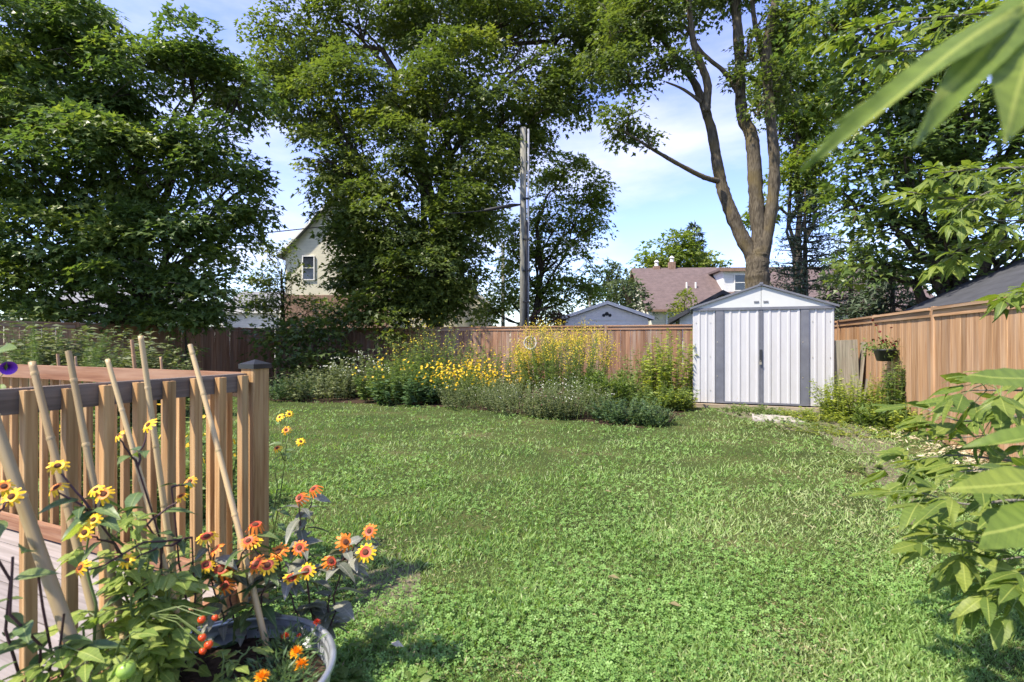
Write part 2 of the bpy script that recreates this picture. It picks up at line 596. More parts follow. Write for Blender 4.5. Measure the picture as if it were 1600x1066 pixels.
M['bamboo'] = wood_mat('bamboo', (0.30, 0.20, 0.095), (0.42, 0.305, 0.16), (0.50, 0.385, 0.22), 2, 0.7, 0.7, (0.34, 0.27, 0.13), 0.45, 0.05)
M['black_metal'] = plain_mat('black_metal', (0.018, 0.018, 0.02), 0.35, var=0.3, spec=0.5)
M['galvanised'] = plain_mat('galvanised', (0.50, 0.53, 0.56), 0.38, 0.75, var=0.22, scale=14, dirt=(0.30, 0.30, 0.29), dirt_amt=0.5)
M['soil'] = plain_mat('soil', (0.045, 0.03, 0.02), 0.95, var=0.6, scale=40, bump=1.0, spec=0.1)
M['shed_white'] = plain_mat('shed_white', (0.43, 0.428, 0.432), 0.45, bump=0.3, var=0.03, scale=5, dirt=(0.38, 0.37, 0.34), dirt_amt=0.55, stretch=(2.5, 2.5, 0.6))
M['shed_gable'] = plain_mat('shed_gable', (0.46, 0.47, 0.455), 0.5, var=0.04, scale=4, dirt=(0.5, 0.52, 0.48), dirt_amt=0.4)
M['shed_grey'] = plain_mat('shed_grey', (0.115, 0.12, 0.14), 0.5, var=0.12, scale=6, dirt=(0.25, 0.25, 0.25), dirt_amt=0.25)
M['shed_roof'] = plain_mat('shed_roof', (0.16, 0.19, 0.18), 0.5, var=0.15, scale=6)
M['brass'] = plain_mat('brass', (0.45, 0.4, 0.32), 0.35, 0.8, var=0.2)
M['stone'] = plain_mat('stone', (0.34, 0.31, 0.28), 0.9, var=0.2, scale=25, bump=0.5, spec=0.2)
M['pole_wood'] = bark_mat('pole_wood', (0.14, 0.135, 0.115), (0.24, 0.235, 0.20), 4)
M['grey_pipe'] = plain_mat('grey_pipe', (0.22, 0.23, 0.26), 0.5, var=0.1)
M['cable'] = plain_mat('cable', (0.012, 0.012, 0.014), 0.6, var=0.1)
M['bark_ash'] = bark_mat('bark_ash', (0.045, 0.037, 0.027), (0.125, 0.105, 0.076), 7, (0.13, 0.10, 0.045))
M['bark_maple'] = bark_mat('bark_maple', (0.035, 0.028, 0.022), (0.085, 0.07, 0.055), 5)
M['bark_twig'] = bark_mat('bark_twig', (0.11, 0.10, 0.08), (0.20, 0.18, 0.15), 12)
M['cream_siding'] = lined_mat('cream_siding', (0.66, 0.62, 0.47), 0.16, 2, 0.5)
M['white_siding'] = lined_mat('white_siding', (0.70, 0.70, 0.68), 0.16, 2, 0.5)
M['grey_siding'] = lined_mat('grey_siding', (0.74, 0.69, 0.66), 0.2, 2, 0.3, line=0.88)
M['brown_shingle'] = lined_mat('brown_shingle', (0.115, 0.082, 0.078), 0.17, 2, 0.6, 0.9, 0.25, 0.65)
M['dark_shingle'] = lined_mat('dark_shingle', (0.045, 0.047, 0.055), 0.13, 2, 0.6, 0.9, 0.3, 0.7)
M['grey_shingle'] = lined_mat('grey_shingle', (0.17, 0.17, 0.18), 0.17, 2, 0.6, 0.9, 0.25, 0.7)
M['white_trim'] = plain_mat('white_trim', (0.72, 0.71, 0.67), 0.5, var=0.05)
M['brick'] = plain_mat('brick', (0.22, 0.14, 0.10), 0.9, var=0.35, scale=12, bump=0.4)
M['glass'] = plain_mat('glass', (0.03, 0.035, 0.045), 0.08, var=0.2, spec=0.8)
M['plastic_black'] = plain_mat('plastic_black', (0.022, 0.024, 0.028), 0.5, var=0.1)
M['ornament'] = plain_mat('ornament', (0.42, 0.40, 0.35), 0.6, var=0.15)


def ground_material():
    m, n, l, p = new_mat('ground')
    tc = n.new('ShaderNodeTexCoord')
    a = n.new('ShaderNodeTexNoise')
    a.inputs['Scale'].default_value = 0.9
    a.inputs['Detail'].default_value = 8
    a.inputs['Roughness'].default_value = 0.7
    l.new(tc.outputs['Object'], a.inputs['Vector'])
    b = n.new('ShaderNodeTexNoise')
    b.inputs['Scale'].default_value = 45
    b.inputs['Detail'].default_value = 6
    l.new(tc.outputs['Object'], b.inputs['Vector'])
    r1 = ramp_node(n, [(0.35, (0.04, 0.06, 0.018)), (0.55, (0.065, 0.085, 0.026)), (0.72, (0.13, 0.11, 0.06))])
    l.new(a.outputs['Fac'], r1.inputs['Fac'])
    r2 = ramp_node(n, [(0.3, (0.45, 0.45, 0.45)), (0.7, (1.3, 1.25, 1.15))])
    l.new(b.outputs['Fac'], r2.inputs['Fac'])
    mx = n.new('ShaderNodeMixRGB')
    mx.blend_type = 'MULTIPLY'
    mx.inputs['Fac'].default_value = 1
    l.new(r1.outputs['Color'], mx.inputs['Color1'])
    l.new(r2.outputs['Color'], mx.inputs['Color2'])
    l.new(mx.outputs['Color'], p.inputs['Base Color'])
    p.inputs['Roughness'].default_value = 0.95
    p.inputs['Specular IOR Level'].default_value = 0.1
    bp = n.new('ShaderNodeBump')
    bp.inputs['Strength'].default_value = 0.8
    bp.inputs['Distance'].default_value = 0.02
    l.new(b.outputs['Fac'], bp.inputs['Height'])
    l.new(bp.outputs['Normal'], p.inputs['Normal'])
    return m


M['ground'] = ground_material()
M['bare'] = plain_mat('bare', (0.125, 0.11, 0.075), 0.95, var=0.5, scale=24, bump=0.9, spec=0.1, dirt=(0.075, 0.10, 0.035), dirt_amt=1.0)

# ------------------------------------------------------------------ leaf mesh machinery
def _t(v, f):
    return np.array(v, float), np.array(f, int)


TM = {
    'maple': _t([(0, 0, 0), (.50, .30, .07), (.17, .47, .02), (0, 1, -.12), (-.17, .47, .02), (-.50, .30, .07)],
                [(0, 1, 2), (0, 2, 3), (0, 3, 4), (0, 4, 5)]),
    'oval': _t([(0, 0, 0), (.22, .42, .05), (0, .45, 0), (-.22, .42, .05), (0, 1, -.14)],
               [(0, 1, 2), (0, 2, 3), (1, 4, 2), (2, 4, 3)]),
    'lance': _t([(0, 0, 0), (.11, .4, .03), (-.11, .4, .03), (0, 1, -.15)], [(0, 1, 2), (1, 3, 2)]),
    'needle': _t([(-.05, 0, 0), (.05, 0, 0), (0, 1, 0)], [(0, 1, 2)]),
    'blade': _t([(-.065, 0, 0), (.065, 0, 0), (.05, .55, .04), (-.01, 1, -.14)],
                [(0, 1, 2), (0, 2, 3)]),
    'petal6': _t([(0, 0, 0), (.5, .0, .1), (.25, .43, .1), (-.25, .43, .1), (-.5, 0, .1), (-.25, -.43, .1), (.25, -.43, .1)],
                 [(0, 1, 2), (0, 2, 3), (0, 3, 4), (0, 4, 5), (0, 5, 6), (0, 6, 1)]),
}
_cl = [(0, 0, 0)]
_cf = []
for _k in range(3):
    _a = 2 * math.pi * _k / 3
    for _r, _o in ((.42, -.55), (.55, 0), (.42, .55)):
        _cl.append((_r * math.cos(_a + _o), _r * math.sin(_a + _o), .06 if _o else .02))
    _cf += [(0, 1 + 3 * _k, 2 + 3 * _k), (0, 2 + 3 * _k, 3 + 3 * _k)]
TM['clover'] = _t(_cl, _cf)


def nrm(a):
    return a / np.maximum(np.linalg.norm(a, axis=-1, keepdims=True), 1e-9)


def leaf_mesh(name, P, D, N, S, tmpl, mat, rnd):
    tv, tf = TM[tmpl]
    D = nrm(D)
    B = nrm(np.cross(D, N))
    N2 = np.cross(B, D)
    S = np.asarray(S)[:, None, None]
    v = P[:, None, :] + S * (tv[None, :, 0:1] * B[:, None, :] + tv[None, :, 1:2] * D[:, None, :] + tv[None, :, 2:3] * N2[:, None, :])
    n, k = len(P), len(tv)
    f = (np.arange(n)[:, None, None] * k + tf[None]).reshape(-1)
    nf = n * len(tf)
    me = bpy.data.meshes.new(name)
    me.vertices.add(n * k)
    me.vertices.foreach_set('co', v.reshape(-1).astype(np.float32))
    me.loops.add(nf * 3)
    me.loops.foreach_set('vertex_index', f.astype(np.int32))
    me.polygons.add(nf)
    me.polygons.foreach_set('loop_start', np.arange(nf, dtype=np.int32) * 3)
    at_ = me.attributes.new('rnd', 'FLOAT', 'POINT')
    at_.data.foreach_set('value', np.repeat(np.clip(rnd, 0, 1), k).astype(np.float32))
    me.materials.append(mat)
    me.update(calc_edges=True)
    return me


def rdir(n):
    return nrm(RNG.normal(size=(n, 3)))


def crown_points(blobs, dens, size, spray=16, sub=13, flat=0.6):
    """leaf positions for a crown made of clumps: every blob is broken into smaller clumps of flat sprays"""
    Ps, Ds, Ns, Ss, Rs = [], [], [], [], []
    for (c, r) in blobs:
        c = np.array(c)
        r = np.array(r)
        rm = r.mean()
        for _ in range(sub):
            q = rdir(1)[0]
            cc = c + q * r * RNG.uniform(.35, .82)
            rs = rm * RNG.uniform(.32, .55)
            n_leaf = max(spray, int(dens * 4 * math.pi * rs * rs * .55))
            ns = max(1, n_leaf // spray)
            sd = rdir(ns)
            sd[:, 2] = np.where(sd[:, 2] < -.35, -sd[:, 2] * .6, sd[:, 2])
            sd = nrm(sd)
            rad = rs * (1 - .5 * RNG.random(ns) ** 2)
            sc = cc + sd * rad[:, None] * np.array([1, 1, flat])
            tone = RNG.normal(.45, .2) + RNG.normal(0, .13, ns)
            outw = nrm(.6 * nrm(sc - c) + .6 * nrm(sc - cc))
            up = np.array([0, 0, 1.0])
            sn = nrm(.85 * up + .5 * outw + .25 * RNG.normal(size=(ns, 3)))
            P = np.repeat(sc, spray, 0)
            N = np.repeat(sn, spray, 0)
            off = RNG.normal(size=P.shape)
            off -= N * (off * N).sum(1, keepdims=True)
            off = nrm(off) * np.sqrt(RNG.random(len(P)))[:, None]
            ow = np.repeat(outw, spray, 0)
            P = P + off * size * 2.5 - N * size * .5 * (off ** 2).sum(1, keepdims=True) + N * RNG.normal(size=(len(P), 1)) * size * .22
            D = nrm(off * .9 + ow * .8 + np.array([0, 0, -.4]) + .25 * RNG.normal(size=P.shape))
            N = nrm(N + .3 * RNG.normal(size=N.shape))
            Ps.append(P)
            Ds.append(D)
            Ns.append(N)
            Ss.append(size * RNG.uniform(.7, 1.25, len(P)))
            Rs.append(np.repeat(tone, spray) + RNG.normal(0, .14, len(P)))
    return np.concatenate(Ps), np.concatenate(Ds), np.concatenate(Ns), np.concatenate(Ss), np.concatenate(Rs)


def blob_px(b):
    px, py, d, rx, ry = b[:5]
    rz = b[5] if len(b) > 5 else (rx + ry) / 2
    return (tuple(at(px, py, d)), (rx * d / F, rz * d / F, ry * d / F))


def bent(a, b, n=6, sag=0.0, jit=0.05):
    a, b = Vector(a), Vector(b)
    L = (b - a).length
    out = []
    for i in range(n + 1):
        t = i / n
        p = a.lerp(b, t)
        p.z += sag * L * math.sin(math.pi * t)
        if 0 < i < n:
            p += Vector([random.gauss(0, jit * L / n) for _ in range(3)])
        out.append(p)
    return out


def tree(name, label, base, trunk_r, top, blobs, dens, size, leaf, bark, tmpl='maple', group=None, spray=14, sub=13, twigs=6, limbs=True, ivy=None):
    base = Vector((base[0], base[1], 0))
    t = thing(name, label, 'tree', base, group)
    bl = [blob_px(b) for b in blobs]
    top = Vector(top)
    pts = bent(base - Vector((0, 0, .15)), top, 8, 0, .12)
    rr = [trunk_r * (1.35 if i == 0 else 1 - .55 * i / 8) for i in range(9)]
    MB().tube(pts, rr, 10).build('trunk', M[bark], t, True)
    if limbs:
        tw = MB()
        for c, r in bl:
            c = Vector(c)
            s = pts[random.randint(3, 8)]
            if s.z > c.z:
                s = pts[max(2, min(8, int(8 * max(.15, (c.z - base.z) * .6 / max(.5, top.z)))))]
            lp = bent(s, c, 6, .06, .25)
            L0 = trunk_r * .42
            MB().tube(lp, [L0 * (1 - .75 * i / 6) for i in range(7)], 7).build('limb', M[bark], t, True)
            for _ in range(twigs):
                q = rdir(1)[0]
                e = c + Vector(q * np.array(r) * .85)
                st = lp[random.randint(2, 6)]
                tw.tube(bent(st, e, 4, .04, .25), [L0 * .3 * (1 - .8 * i / 4) for i in range(5)], 5, cap=False)
        tw.build('twigs', M[bark], t, True, kind='stuff')
    P, D, N, S, R = crown_points(bl, dens, size, spray, sub)
    keep = P[:, 2] > .05
    add('crown', leaf_mesh('crown', P[keep], D[keep], N[keep], S[keep], tmpl, M[leaf], R[keep]), t, kind='stuff')
    return t

# ================================================================== THE SETTING
g = MB()
g.poly([(-400, -60, 0), (400, -60, 0), (400, 700, 0), (-400, 700, 0)])
g.build('ground', M['ground'], kind='structure')


def line_x(p, a, q, b):
    """intersection of p + s*a and q + t*b in plan"""
    det = a.x * -b.y + b.x * a.y
    r = q - p
    s = (r.x * -b.y + b.x * r.y) / det
    return p + a * s


RF = Vector((6.05, 7.72, 0))       # a point of the side fence by the shed
BF = Vector((4.97, 14.2, 0))       # a point of the back fence
LF = Vector((-10.2, 15.0, 0))      # a point of the far side fence
C_R = line_x(RF, V, BF, U)
C_L = line_x(LF, V, BF, U)


def outline_sheet(name, pts, z, mat, seed=3, rough=.12):
    """a soil sheet with an uneven edge"""
    rnd = random.Random(seed)
    m = MB()
    out = []
    n = len(pts)
    for i in range(n):
        a, b = Vector(pts[i]), Vector(pts[(i + 1) % n])
        k = max(1, int((b - a).length / .25))
        for j in range(k):
            p = a.lerp(b, j / k)
            out.append((p.x + rnd.gauss(0, rough * .5), p.y + rnd.gauss(0, rough * .5), z))
    m.poly(out)
    o = m.build(name, mat, kind='structure')
    return o


# planting bed along the back fence (edge read off the lawn's border)
bed_edge = [gnd(330, 13.0), gnd(440, 11.6), gnd(600, 11.1), gnd(700, 10.7), gnd(780, 9.9), gnd(860, 9.1), gnd(930, 8.5),
            gnd(1000, 8.1), gnd(1045, 8.3), gnd(1065, 9.6), gnd(1078, 11.0)]
BED = [(p.x, p.y) for p in bed_edge] + [tuple((BF - V * .15 + U * .6).xy), tuple((C_L - V * .15 + U * .2).xy), tuple((C_L - V * 6 + U * .2).xy)]
outline_sheet('garden_soil', [(x, y, 0) for x, y in BED], .005, M['soil'])


BARE = [gnd(1120, 10.0), gnd(1290, 9.3), gnd(1375, 7.6), gnd(1430, 5.2), gnd(1465, 3.8), gnd(1420, 3.7), gnd(1375, 5.0), gnd(1300, 7.2), gnd(1150, 9.2)]
outline_sheet('bare_earth', BARE, .004, M['bare'], 8, .2)
outline_sheet('bare_earth', [gnd(560, 3.0), gnd(640, 3.1), gnd(650, 2.4), gnd(660, 2.05), gnd(590, 2.0), gnd(560, 2.3)], .004, M['bare'], 9, .08)


def fence(name, label, A, B, mat, rail_mat, side, h=1.76, seed=1):
    """boards from A to B, `side` is the unit vector the good face looks along"""
    rnd = random.Random(seed)
    t = thing(name, label, 'fence', A)
    ax = (B - A).normalized()
    L = (B - A).length
    w = .142
    n = int(L / w)
    meshes = [bevel_box(w - .002 - .001 * k, .018, h - .004 * k, mat, .003) for k in range(3)]
    for i in range(n):
        p = A + ax * ((i + .5) * w) + side * rnd.uniform(-.003, .003)
        p.z = .03
        add('board', meshes[rnd.randint(0, 2)], t, frame(p, ax) @ Matrix.Rotation(rnd.gauss(0, .002), 4, 'Y'))
    k = int(L / 2.44) + 1
    for i in range(k + 1):
        s = min(i * 2.44, L - .05)
        p = A + ax * s + side * .004
        add('post', bevel_box(.09, .05, h + .085, mat, .006), t, frame(p, ax))
    for i in range(k):
        s0, s1 = i * 2.44 + .05, min((i + 1) * 2.44 - .05, L)
        if s1 - s0 < .2:
            continue
        R_ = frame(A + ax * ((s0 + s1) / 2), ax)
        m = MB().box((-(s1 - s0) / 2, -.06, h + .033), ((s1 - s0) / 2, .06, h + .07))
        add('cap_rail', m.mesh('cap_rail', rail_mat), t, R_)
        m = MB().box((-(s1 - s0) / 2, -.032, h - .06), ((s1 - s0) / 2, .032, h + .03))
        add('top_rail', m.mesh('top_rail', rail_mat), t, R_)
    return t


M['fence_side_x'] = wood_mat('fence_side_x', (0.24, 0.13, 0.065), (0.34, 0.20, 0.105), (0.43, 0.275, 0.16), 0, 0.9, 0.5, (0.42, 0.33, 0.25))
M['fence_back_x'] = wood_mat('fence_back_x', (0.17, 0.085, 0.045), (0.26, 0.14, 0.08), (0.36, 0.21, 0.12), 0, 0.9, 0.7, (0.34, 0.29, 0.24))
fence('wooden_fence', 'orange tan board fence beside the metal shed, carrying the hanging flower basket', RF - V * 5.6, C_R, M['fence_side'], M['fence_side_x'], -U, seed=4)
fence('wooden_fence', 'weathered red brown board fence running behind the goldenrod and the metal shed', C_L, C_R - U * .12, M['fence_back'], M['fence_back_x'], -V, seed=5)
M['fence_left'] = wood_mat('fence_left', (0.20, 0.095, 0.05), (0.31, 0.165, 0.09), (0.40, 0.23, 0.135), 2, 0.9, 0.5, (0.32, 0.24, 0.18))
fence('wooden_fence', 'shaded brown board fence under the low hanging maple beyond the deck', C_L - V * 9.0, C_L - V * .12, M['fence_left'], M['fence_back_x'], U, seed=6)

# ------------------------------------------------------------------ metal shed
def make_shed():
    O = gnd(1083.5, 10.72)
    t = thing('garden_shed', 'white ribbed metal garden shed with dark grey door trim', 'shed', O)
    ax = U.copy()
    R_ = frame(O, ax)
    W, DP, zb, ze, zp = 2.56, 2.3, .10, 2.05, 2.50

    def rib(x0, x1, z0, z1, y, step, amp, name, mat, back=False, flip=False):
        m = MB()
        xs = []
        x = x0
        n = max(1, round((x1 - x0) / step))
        st = (x1 - x0) / n
        prof = []
        for i in range(n):
            a = x0 + i * st
            prof += [(a, 0), (a + st * .62, 0), (a + st * .72, -amp), (a + st * .90, -amp)]
        prof.append((x1, 0))
        for i in range(len(prof) - 1):
            (xa, ya), (xb, yb) = prof[i], prof[i + 1]
            m.poly([(xa, y + ya, z0), (xb, y + yb, z0), (xb, y + yb, z1), (xa, y + ya, z1)])
        m.poly([(x1, y + .02, z0), (x0, y + .02, z0), (x0, y + .02, z1), (x1, y + .02, z1)])
        return m

    # timber base
    b = MB().box((-.10, -.14, 0), (W + .08, DP + .05, .075))
    b.build('base', M['base_wood'], t, M=R_)
    # corner wall panels and sides
    rib(0, .43, zb, ze, 0, .14, .014, 'p', None).build('wall_panel', M['shed_white'], t, M=R_)
    rib(2.13, W, zb, ze, 0, .14, .014, 'p', None).build('wall_panel', M['shed_white'], t, M=R_)
    RL = R_ @ Matrix.Translation((0, DP, 0)) @ Matrix.Rotation(-math.pi / 2, 4, 'Z')
    rib(0, DP - .002, zb, ze, 0, .16, .012, 'p', None).build('side_wall', M['shed_white'], t, M=RL)
    RR = R_ @ Matrix.Translation((W, .002, 0)) @ Matrix.Rotation(math.pi / 2, 4, 'Z')
    rib(0, DP - .002, zb, ze, 0, .16, .012, 'p', None).build('side_wall', M['shed_white'], t, M=RR)
    MB().box((.02, DP - .02, zb), (W - .02, DP, ze)).build('back_wall', M['shed_white'], t, M=R_)
    # dark jambs
    for x0, x1 in ((.434, .575), (1.985, 2.126)):
        j = MB().box((x0, -.035, zb), (x1, .02, ze - .045)).build('door_jamb', M['shed_grey'], t, M=R_)
        for z in (.65, 1.35):
            MB().tube([(x0 + .03, -.034, z), (x0 + .03, -.042, z)], .012, 8).build('screw', M['brass'], j, M=R_)
    # sliding doors
    for x0, x1, w in ((.58, 1.245, 0), (1.30, 1.98, 1)):
        d = rib(x0, x1, zb + .035, ze - .055, -.012, .166, .015, 'd', None).build('door', M['shed_white'], t, M=R_)
        e = MB()
        e.box((x0 - .002, -.030, zb + .035), (x0 + .014, -.008, ze - .055))
        e.build('door_edge', M['shed_grey'], d, M=R_)
        sx = x1 if w == 0 else x0 - .035
        MB().box((sx, -.034, zb + .03), (sx + .032, -.004, ze - .056)).build('door_stile', M['shed_grey'], d, M=R_)
        for z in (.98,):
            MB().box((sx + .004, -.055, z - .02), (sx + .028, -.036, z + .22)).build('handle', M['plastic_black'], d, M=R_)
    MB().box((.56, -.040, zb), (2.0, .01, zb + .033)).build('door_track', M['shed_grey'], t, M=R_)
    MB().box((-.01, -.045, ze - .052), (W + .01, .01, ze)).build('door_track', M['shed_grey'], t, M=R_)
    # padlock
    pl = MB().box((1.24, -.075, .90), (1.285, -.058, .945)).build('padlock', M['brass'], t, M=R_)
    MB().tube([(1.252, -.066, .945), (1.252, -.066, .972), (1.262, -.066, .983), (1.273, -.066, .972), (1.273, -.066, .945)], .004, 6).build('shackle', M['brass'], pl, M=R_)
    # gables
    for y, s in ((-.03, 1), (DP, -1)):
        for xa, xb in ((0, W / 2 - .004), (W / 2 + .004, W)):
            m = MB()
            za = ze + .004 + (zp - ze - .03) * (0 if xa == 0 else 1)
            zc = ze + .004 + (zp - ze - .03) * (1 if xa == 0 else 0)
            pts = [(xa, ze + .002), (xb, ze + .002), (xb, zc), (xa, za)]
            pts = [p for i, p in enumerate(pts) if not (i == 3 and xa == 0) and not (i == 2 and xa > 0)]
            f = [(x, y, z) for x, z in pts]
            bk = [(x, y + .018, z) for x, z in pts]
            m.poly(f)
            m.poly(bk[::-1])
            for i in range(len(f)):
                j = (i + 1) % len(f)
                m.poly([f[j], f[i], bk[i], bk[j]])
            m.build('gable_panel', M['shed_gable'], t, M=R_)
    for x in (.05, .33, 2.19, 2.49):
        for z in (.35, 1.05, 1.75):
            MB().tube([(x, -.001, z), (x, -.012, z)], .009, 8).build('screw', M['brass'], t, M=R_)
    for x in (W / 2 - .13, W / 2 + .04):
        v = MB()
        for k in range(4):
            v.box((x + k * .024, -.044, ze + .085), (x + k * .024 + .014, -.032, ze + .125))
        v.build('louvre_vent', M['shed_grey'], t, M=R_, kind='stuff')
    # roof: two ribbed slopes with a dark rake edge
    for s in (0, 1):
        x0, x1 = (-.07, W / 2) if s == 0 else (W + .07, W / 2)
        z0, z1 = ze - .005, zp
        m = MB()
        n = 8
        for i in range(n):
            ya, yb = -.07 + (DP + .14) * i / n, -.07 + (DP + .14) * (i + 1) / n
            yr = ya + (yb - ya) * .12
            for (p, q, hh) in ((ya, yr, .02), (yr, yb, 0)):
                m.poly([(x0, p, z0 + hh), (x0, q, z0 + hh), (x1, q, z1 + hh), (x1, p, z1 + hh)])
                m.poly([(x0, p, z0 + hh), (x1, p, z1 + hh), (x1, p, z1 - .012), (x0, p, z0 - .012)])
        m.build('roof_panel', M['shed_roof'], t, M=R_)
        e = MB()
        f = [(x0, -.078, z0 + .018), (x1, -.078, z1 + .018), (x1, -.078, z1 - .018), (x0, -.078, z0 - .022)]
        bk = [(x, y + .02, z) for x, y, z in f]
        e.poly(f)
        e.poly(bk[::-1])
        for i in range(4):
            j = (i + 1) % 4
            e.poly([f[j], f[i], bk[i], bk[j]])
        e.build('roof_edge', M['shed_grey'], t, M=R_)
    MB().tube([(W / 2, -.08, zp + .015), (W / 2, DP + .08, zp + .015)], .03, 8).build('ridge_cap', M['shed_grey'], t, M=R_)
    MB().box((W / 2 - .03, -.085, zp), (W / 2 + .03, -.06, zp + .045)).build('ridge_end', M['shed_grey'], t, M=R_)
    return O


SHED = make_shed()

# old boards leaning between the shed and the fence
lean = frame(SHED + U * 2.60 + V * .12, U)
lb = thing('leaning_board', 'pale weathered plywood board leaning between shed and fence', 'board', lean.translation, 'boards leaning beside the shed')
MB().box((.0, 0, 0), (.42, .03, 1.38)).build('sheet', M['old_wood'], lb, M=lean @ Matrix.Rotation(.06, 4, 'X') @ Matrix.Rotation(-.05, 4, 'Y'))
for k, (x, hgt, nm) in enumerate(((.34, 1.36, 'grey green plank leaning edge-on beside the plywood board'), (.44, 1.22, 'narrow dark plank leaning against the fence behind the plywood board'))):
    lb = thing('leaning_board', nm, 'board', lean.translation + U * x, 'boards leaning beside the shed')
    MB().box((0, 0, 0), (.045, .16, hgt)).build('plank', M['old_wood'], lb, M=lean @ Matrix.Translation((x, -.05 - .06 * k, 0)) @ Matrix.Rotation(.09 + .02 * k, 4, 'Y'))

# stepping slab in front of the shed
m = MB()
sl = [(-.40, -.36), (.38, -.42), (.42, .33), (-.34, .38)]
m.poly([(x, y, .034) for x, y in sl])
for i in range(4):
    a, b = sl[i], sl[(i + 1) % 4]
    m.poly([(*a, .0), (*b, .0), (*b, .034), (*a, .034)])
o = m.build('stepping_stone', M['stone'], M=frame(gnd(1212, 8.95), U))
tag(o, 'pale flat stone slab lying on the grass before the shed doors', 'stone')

# small solar stake light at the shed corner
sp = gnd(1288, 9.45)
t = thing('garden_light', 'small black stake light at the corner of the shed base', 'garden light', sp)
MB().tube([(0, 0, 0), (0.01, 0, .12)], .012, 6).build('stake', M['plastic_black'], t, M=Matrix.Translation(sp))
MB().lathe([(.0, .10), (.03, .12), (.045, .2), (.03, .235), (0, .24)], seg=10).build('lamp_head', M['plastic_black'], t, True, M=Matrix.Translation(sp))

# round ornament on the back fence
oc = at(829, 536, 15.45)
t = thing('wall_ornament', 'round white lattice ornament hung on the back fence', 'ornament', oc)
R_ = frame(oc, U)
ring = MB()
ring.tube([(.19 * math.cos(a), -.03, .19 * math.sin(a)) for a in [2 * math.pi * k / 24 for k in range(25)]], .028, 6, cap=False)
ring.build('ring', M['ornament'], t, True, M=R_)
for k in range(4):
    x = -.12 + .08 * k
    hh = math.sqrt(.18 ** 2 - x * x)
    MB().tube([(x, -.028, -hh), (x, -.028, hh)], .012, 5).build('slat', M['ornament'], t, M=R_)

# ------------------------------------------------------------------ deck and railing
DPOST = Vector((-1.315, 2.65, 0))
DV = Vector((.40, .9165, 0)).normalized()      # along the near rail, away from the camera
DU = Vector((DV.y, -DV.x, 0))                  # outwards, to the lawn
RAIL_Z = 1.205

t_deck = bpy.data.objects.new('deck', None)
col.objects.link(t_deck)
t_deck.location = DPOST
WM[t_deck.name] = Matrix.Translation(DPOST)
t_deck['kind'] = 'structure'
for i in range(23):
    p = DPOST - DV * (.06 + i * .146) - DU * 2.1
    add('board', bevel_box(4.1, .139, .03, M['deck_board'], .006), t_deck, frame(p, DU))
MB().box((-2.1, -1.75, .0), (2.05, 1.72, .006)).build('deck_frame', M['rail_dark'], t_deck, M=frame(DPOST - DV * 1.75 - DU * 2.1, DU))

t = thing('deck_railing', 'new wooden deck railing with square balusters and a black capped corner post', 'railing', DPOST)
fr = frame(DPOST - DU * .02, DU)
po = add('post', bevel_box(.096, .096, 1.235, M['rail_wood'], .005), t, fr)
m = MB()
c = .055
m.box((-c, -c, 1.228), (c, c, 1.252))
m.poly([(-c, -c, 1.252), (c, -c, 1.252), (0, 0, 1.275)])
m.poly([(c, -c, 1.252), (c, c, 1.252), (0, 0, 1.275)])
m.poly([(c, c, 1.252), (-c, c, 1.252), (0, 0, 1.275)])
m.poly([(-c, c, 1.252), (-c, -c, 1.252), (0, 0, 1.275)])
m.build('post_cap', M['black_metal'], po, M=fr)
# near rail: runs towards the camera
L1 = 1.75
mid = DPOST - DV * (L1 / 2 + .05) - DU * .04
MB().box((-L1 / 2, -.019, RAIL_Z - .089), (L1 / 2, .019, RAIL_Z)).build('top_rail', M['rail_dark'], t, M=frame(mid, DV))
MB().box((-L1 / 2, -.019, .04), (L1 / 2, .019, .129)).build('bottom_rail', M['rail_red'], t, M=frame(mid, DV))
bm_ = bevel_box(.038, .038, 1.143, M['rail_wood'], .003)
for i in range(12):
    p = DPOST - DV * (.088 + i * .1215) + DU * .0
    p.z = .055 + random.uniform(-.004, .004)
    b = add('baluster', bm_, t, frame(p, DV))
    hd = MB().tube([(0, 0, 0), (0, 0, .0015)], .0045, 8).mesh('screw_hole', M['black_metal'])
    add('screw_hole', hd, b, frame(p + Vector((0, 0, 1.1435)), DV))
# far rail: runs along the lawn side of the deck
L2 = 3.6
mid = DPOST - DU * (L2 / 2 + .08) + DV * .0
MB().box((-L2 / 2, -.019, RAIL_Z - .089), (L2 / 2, .019, RAIL_Z)).build('top_rail', M['rail_red'], t, M=frame(mid, DU))
MB().box((-L2 / 2, -.019, .05), (L2 / 2, .019, .139)).build('bottom_rail', M['rail_red'], t, M=frame(mid, DU))
for i in range(27):
    p = DPOST - DU * (.15 + i * .13) + DV * .04
    p.z = .055
    add('baluster', bm_, t, frame(p, DU))
pf = DPOST - DU * (L2 + .1)
pe = add('post', bevel_box(.096, .096, 1.235, M['rail_wood'], .005), t, frame(pf, DU))

# ------------------------------------------------------------------ houses
def window(parent, R_, x0, x1, z0, z1, y, frame_mat='white_trim', bars=1):
    w = MB().box((x0, y - .03, z0), (x1, y + .02, z1)).build('window', M['glass'], parent, M=R_)
    f = MB()
    tk = (x1 - x0) * .09
    f.box((x0 - tk, y - .06, z0 - tk), (x0, y - .0, z1 + tk))
    f.box((x1, y - .06, z0 - tk), (x1 + tk, y - .0, z1 + tk))
    f.box((x0, y - .058, z1), (x1, y - .0, z1 + tk))
    f.box((x0, y - .058, z0 - tk), (x1, y - .0, z0))
    f.build('frame', M[frame_mat], w, M=R_)
    for k in range(bars):
        zz = z0 + (z1 - z0) * (k + 1) / (bars + 1)
        MB().box((x0, y - .05, zz - tk * .35), (x1, y - .031, zz + tk * .35)).build('bar', M[frame_mat], w, M=R_)
    return w


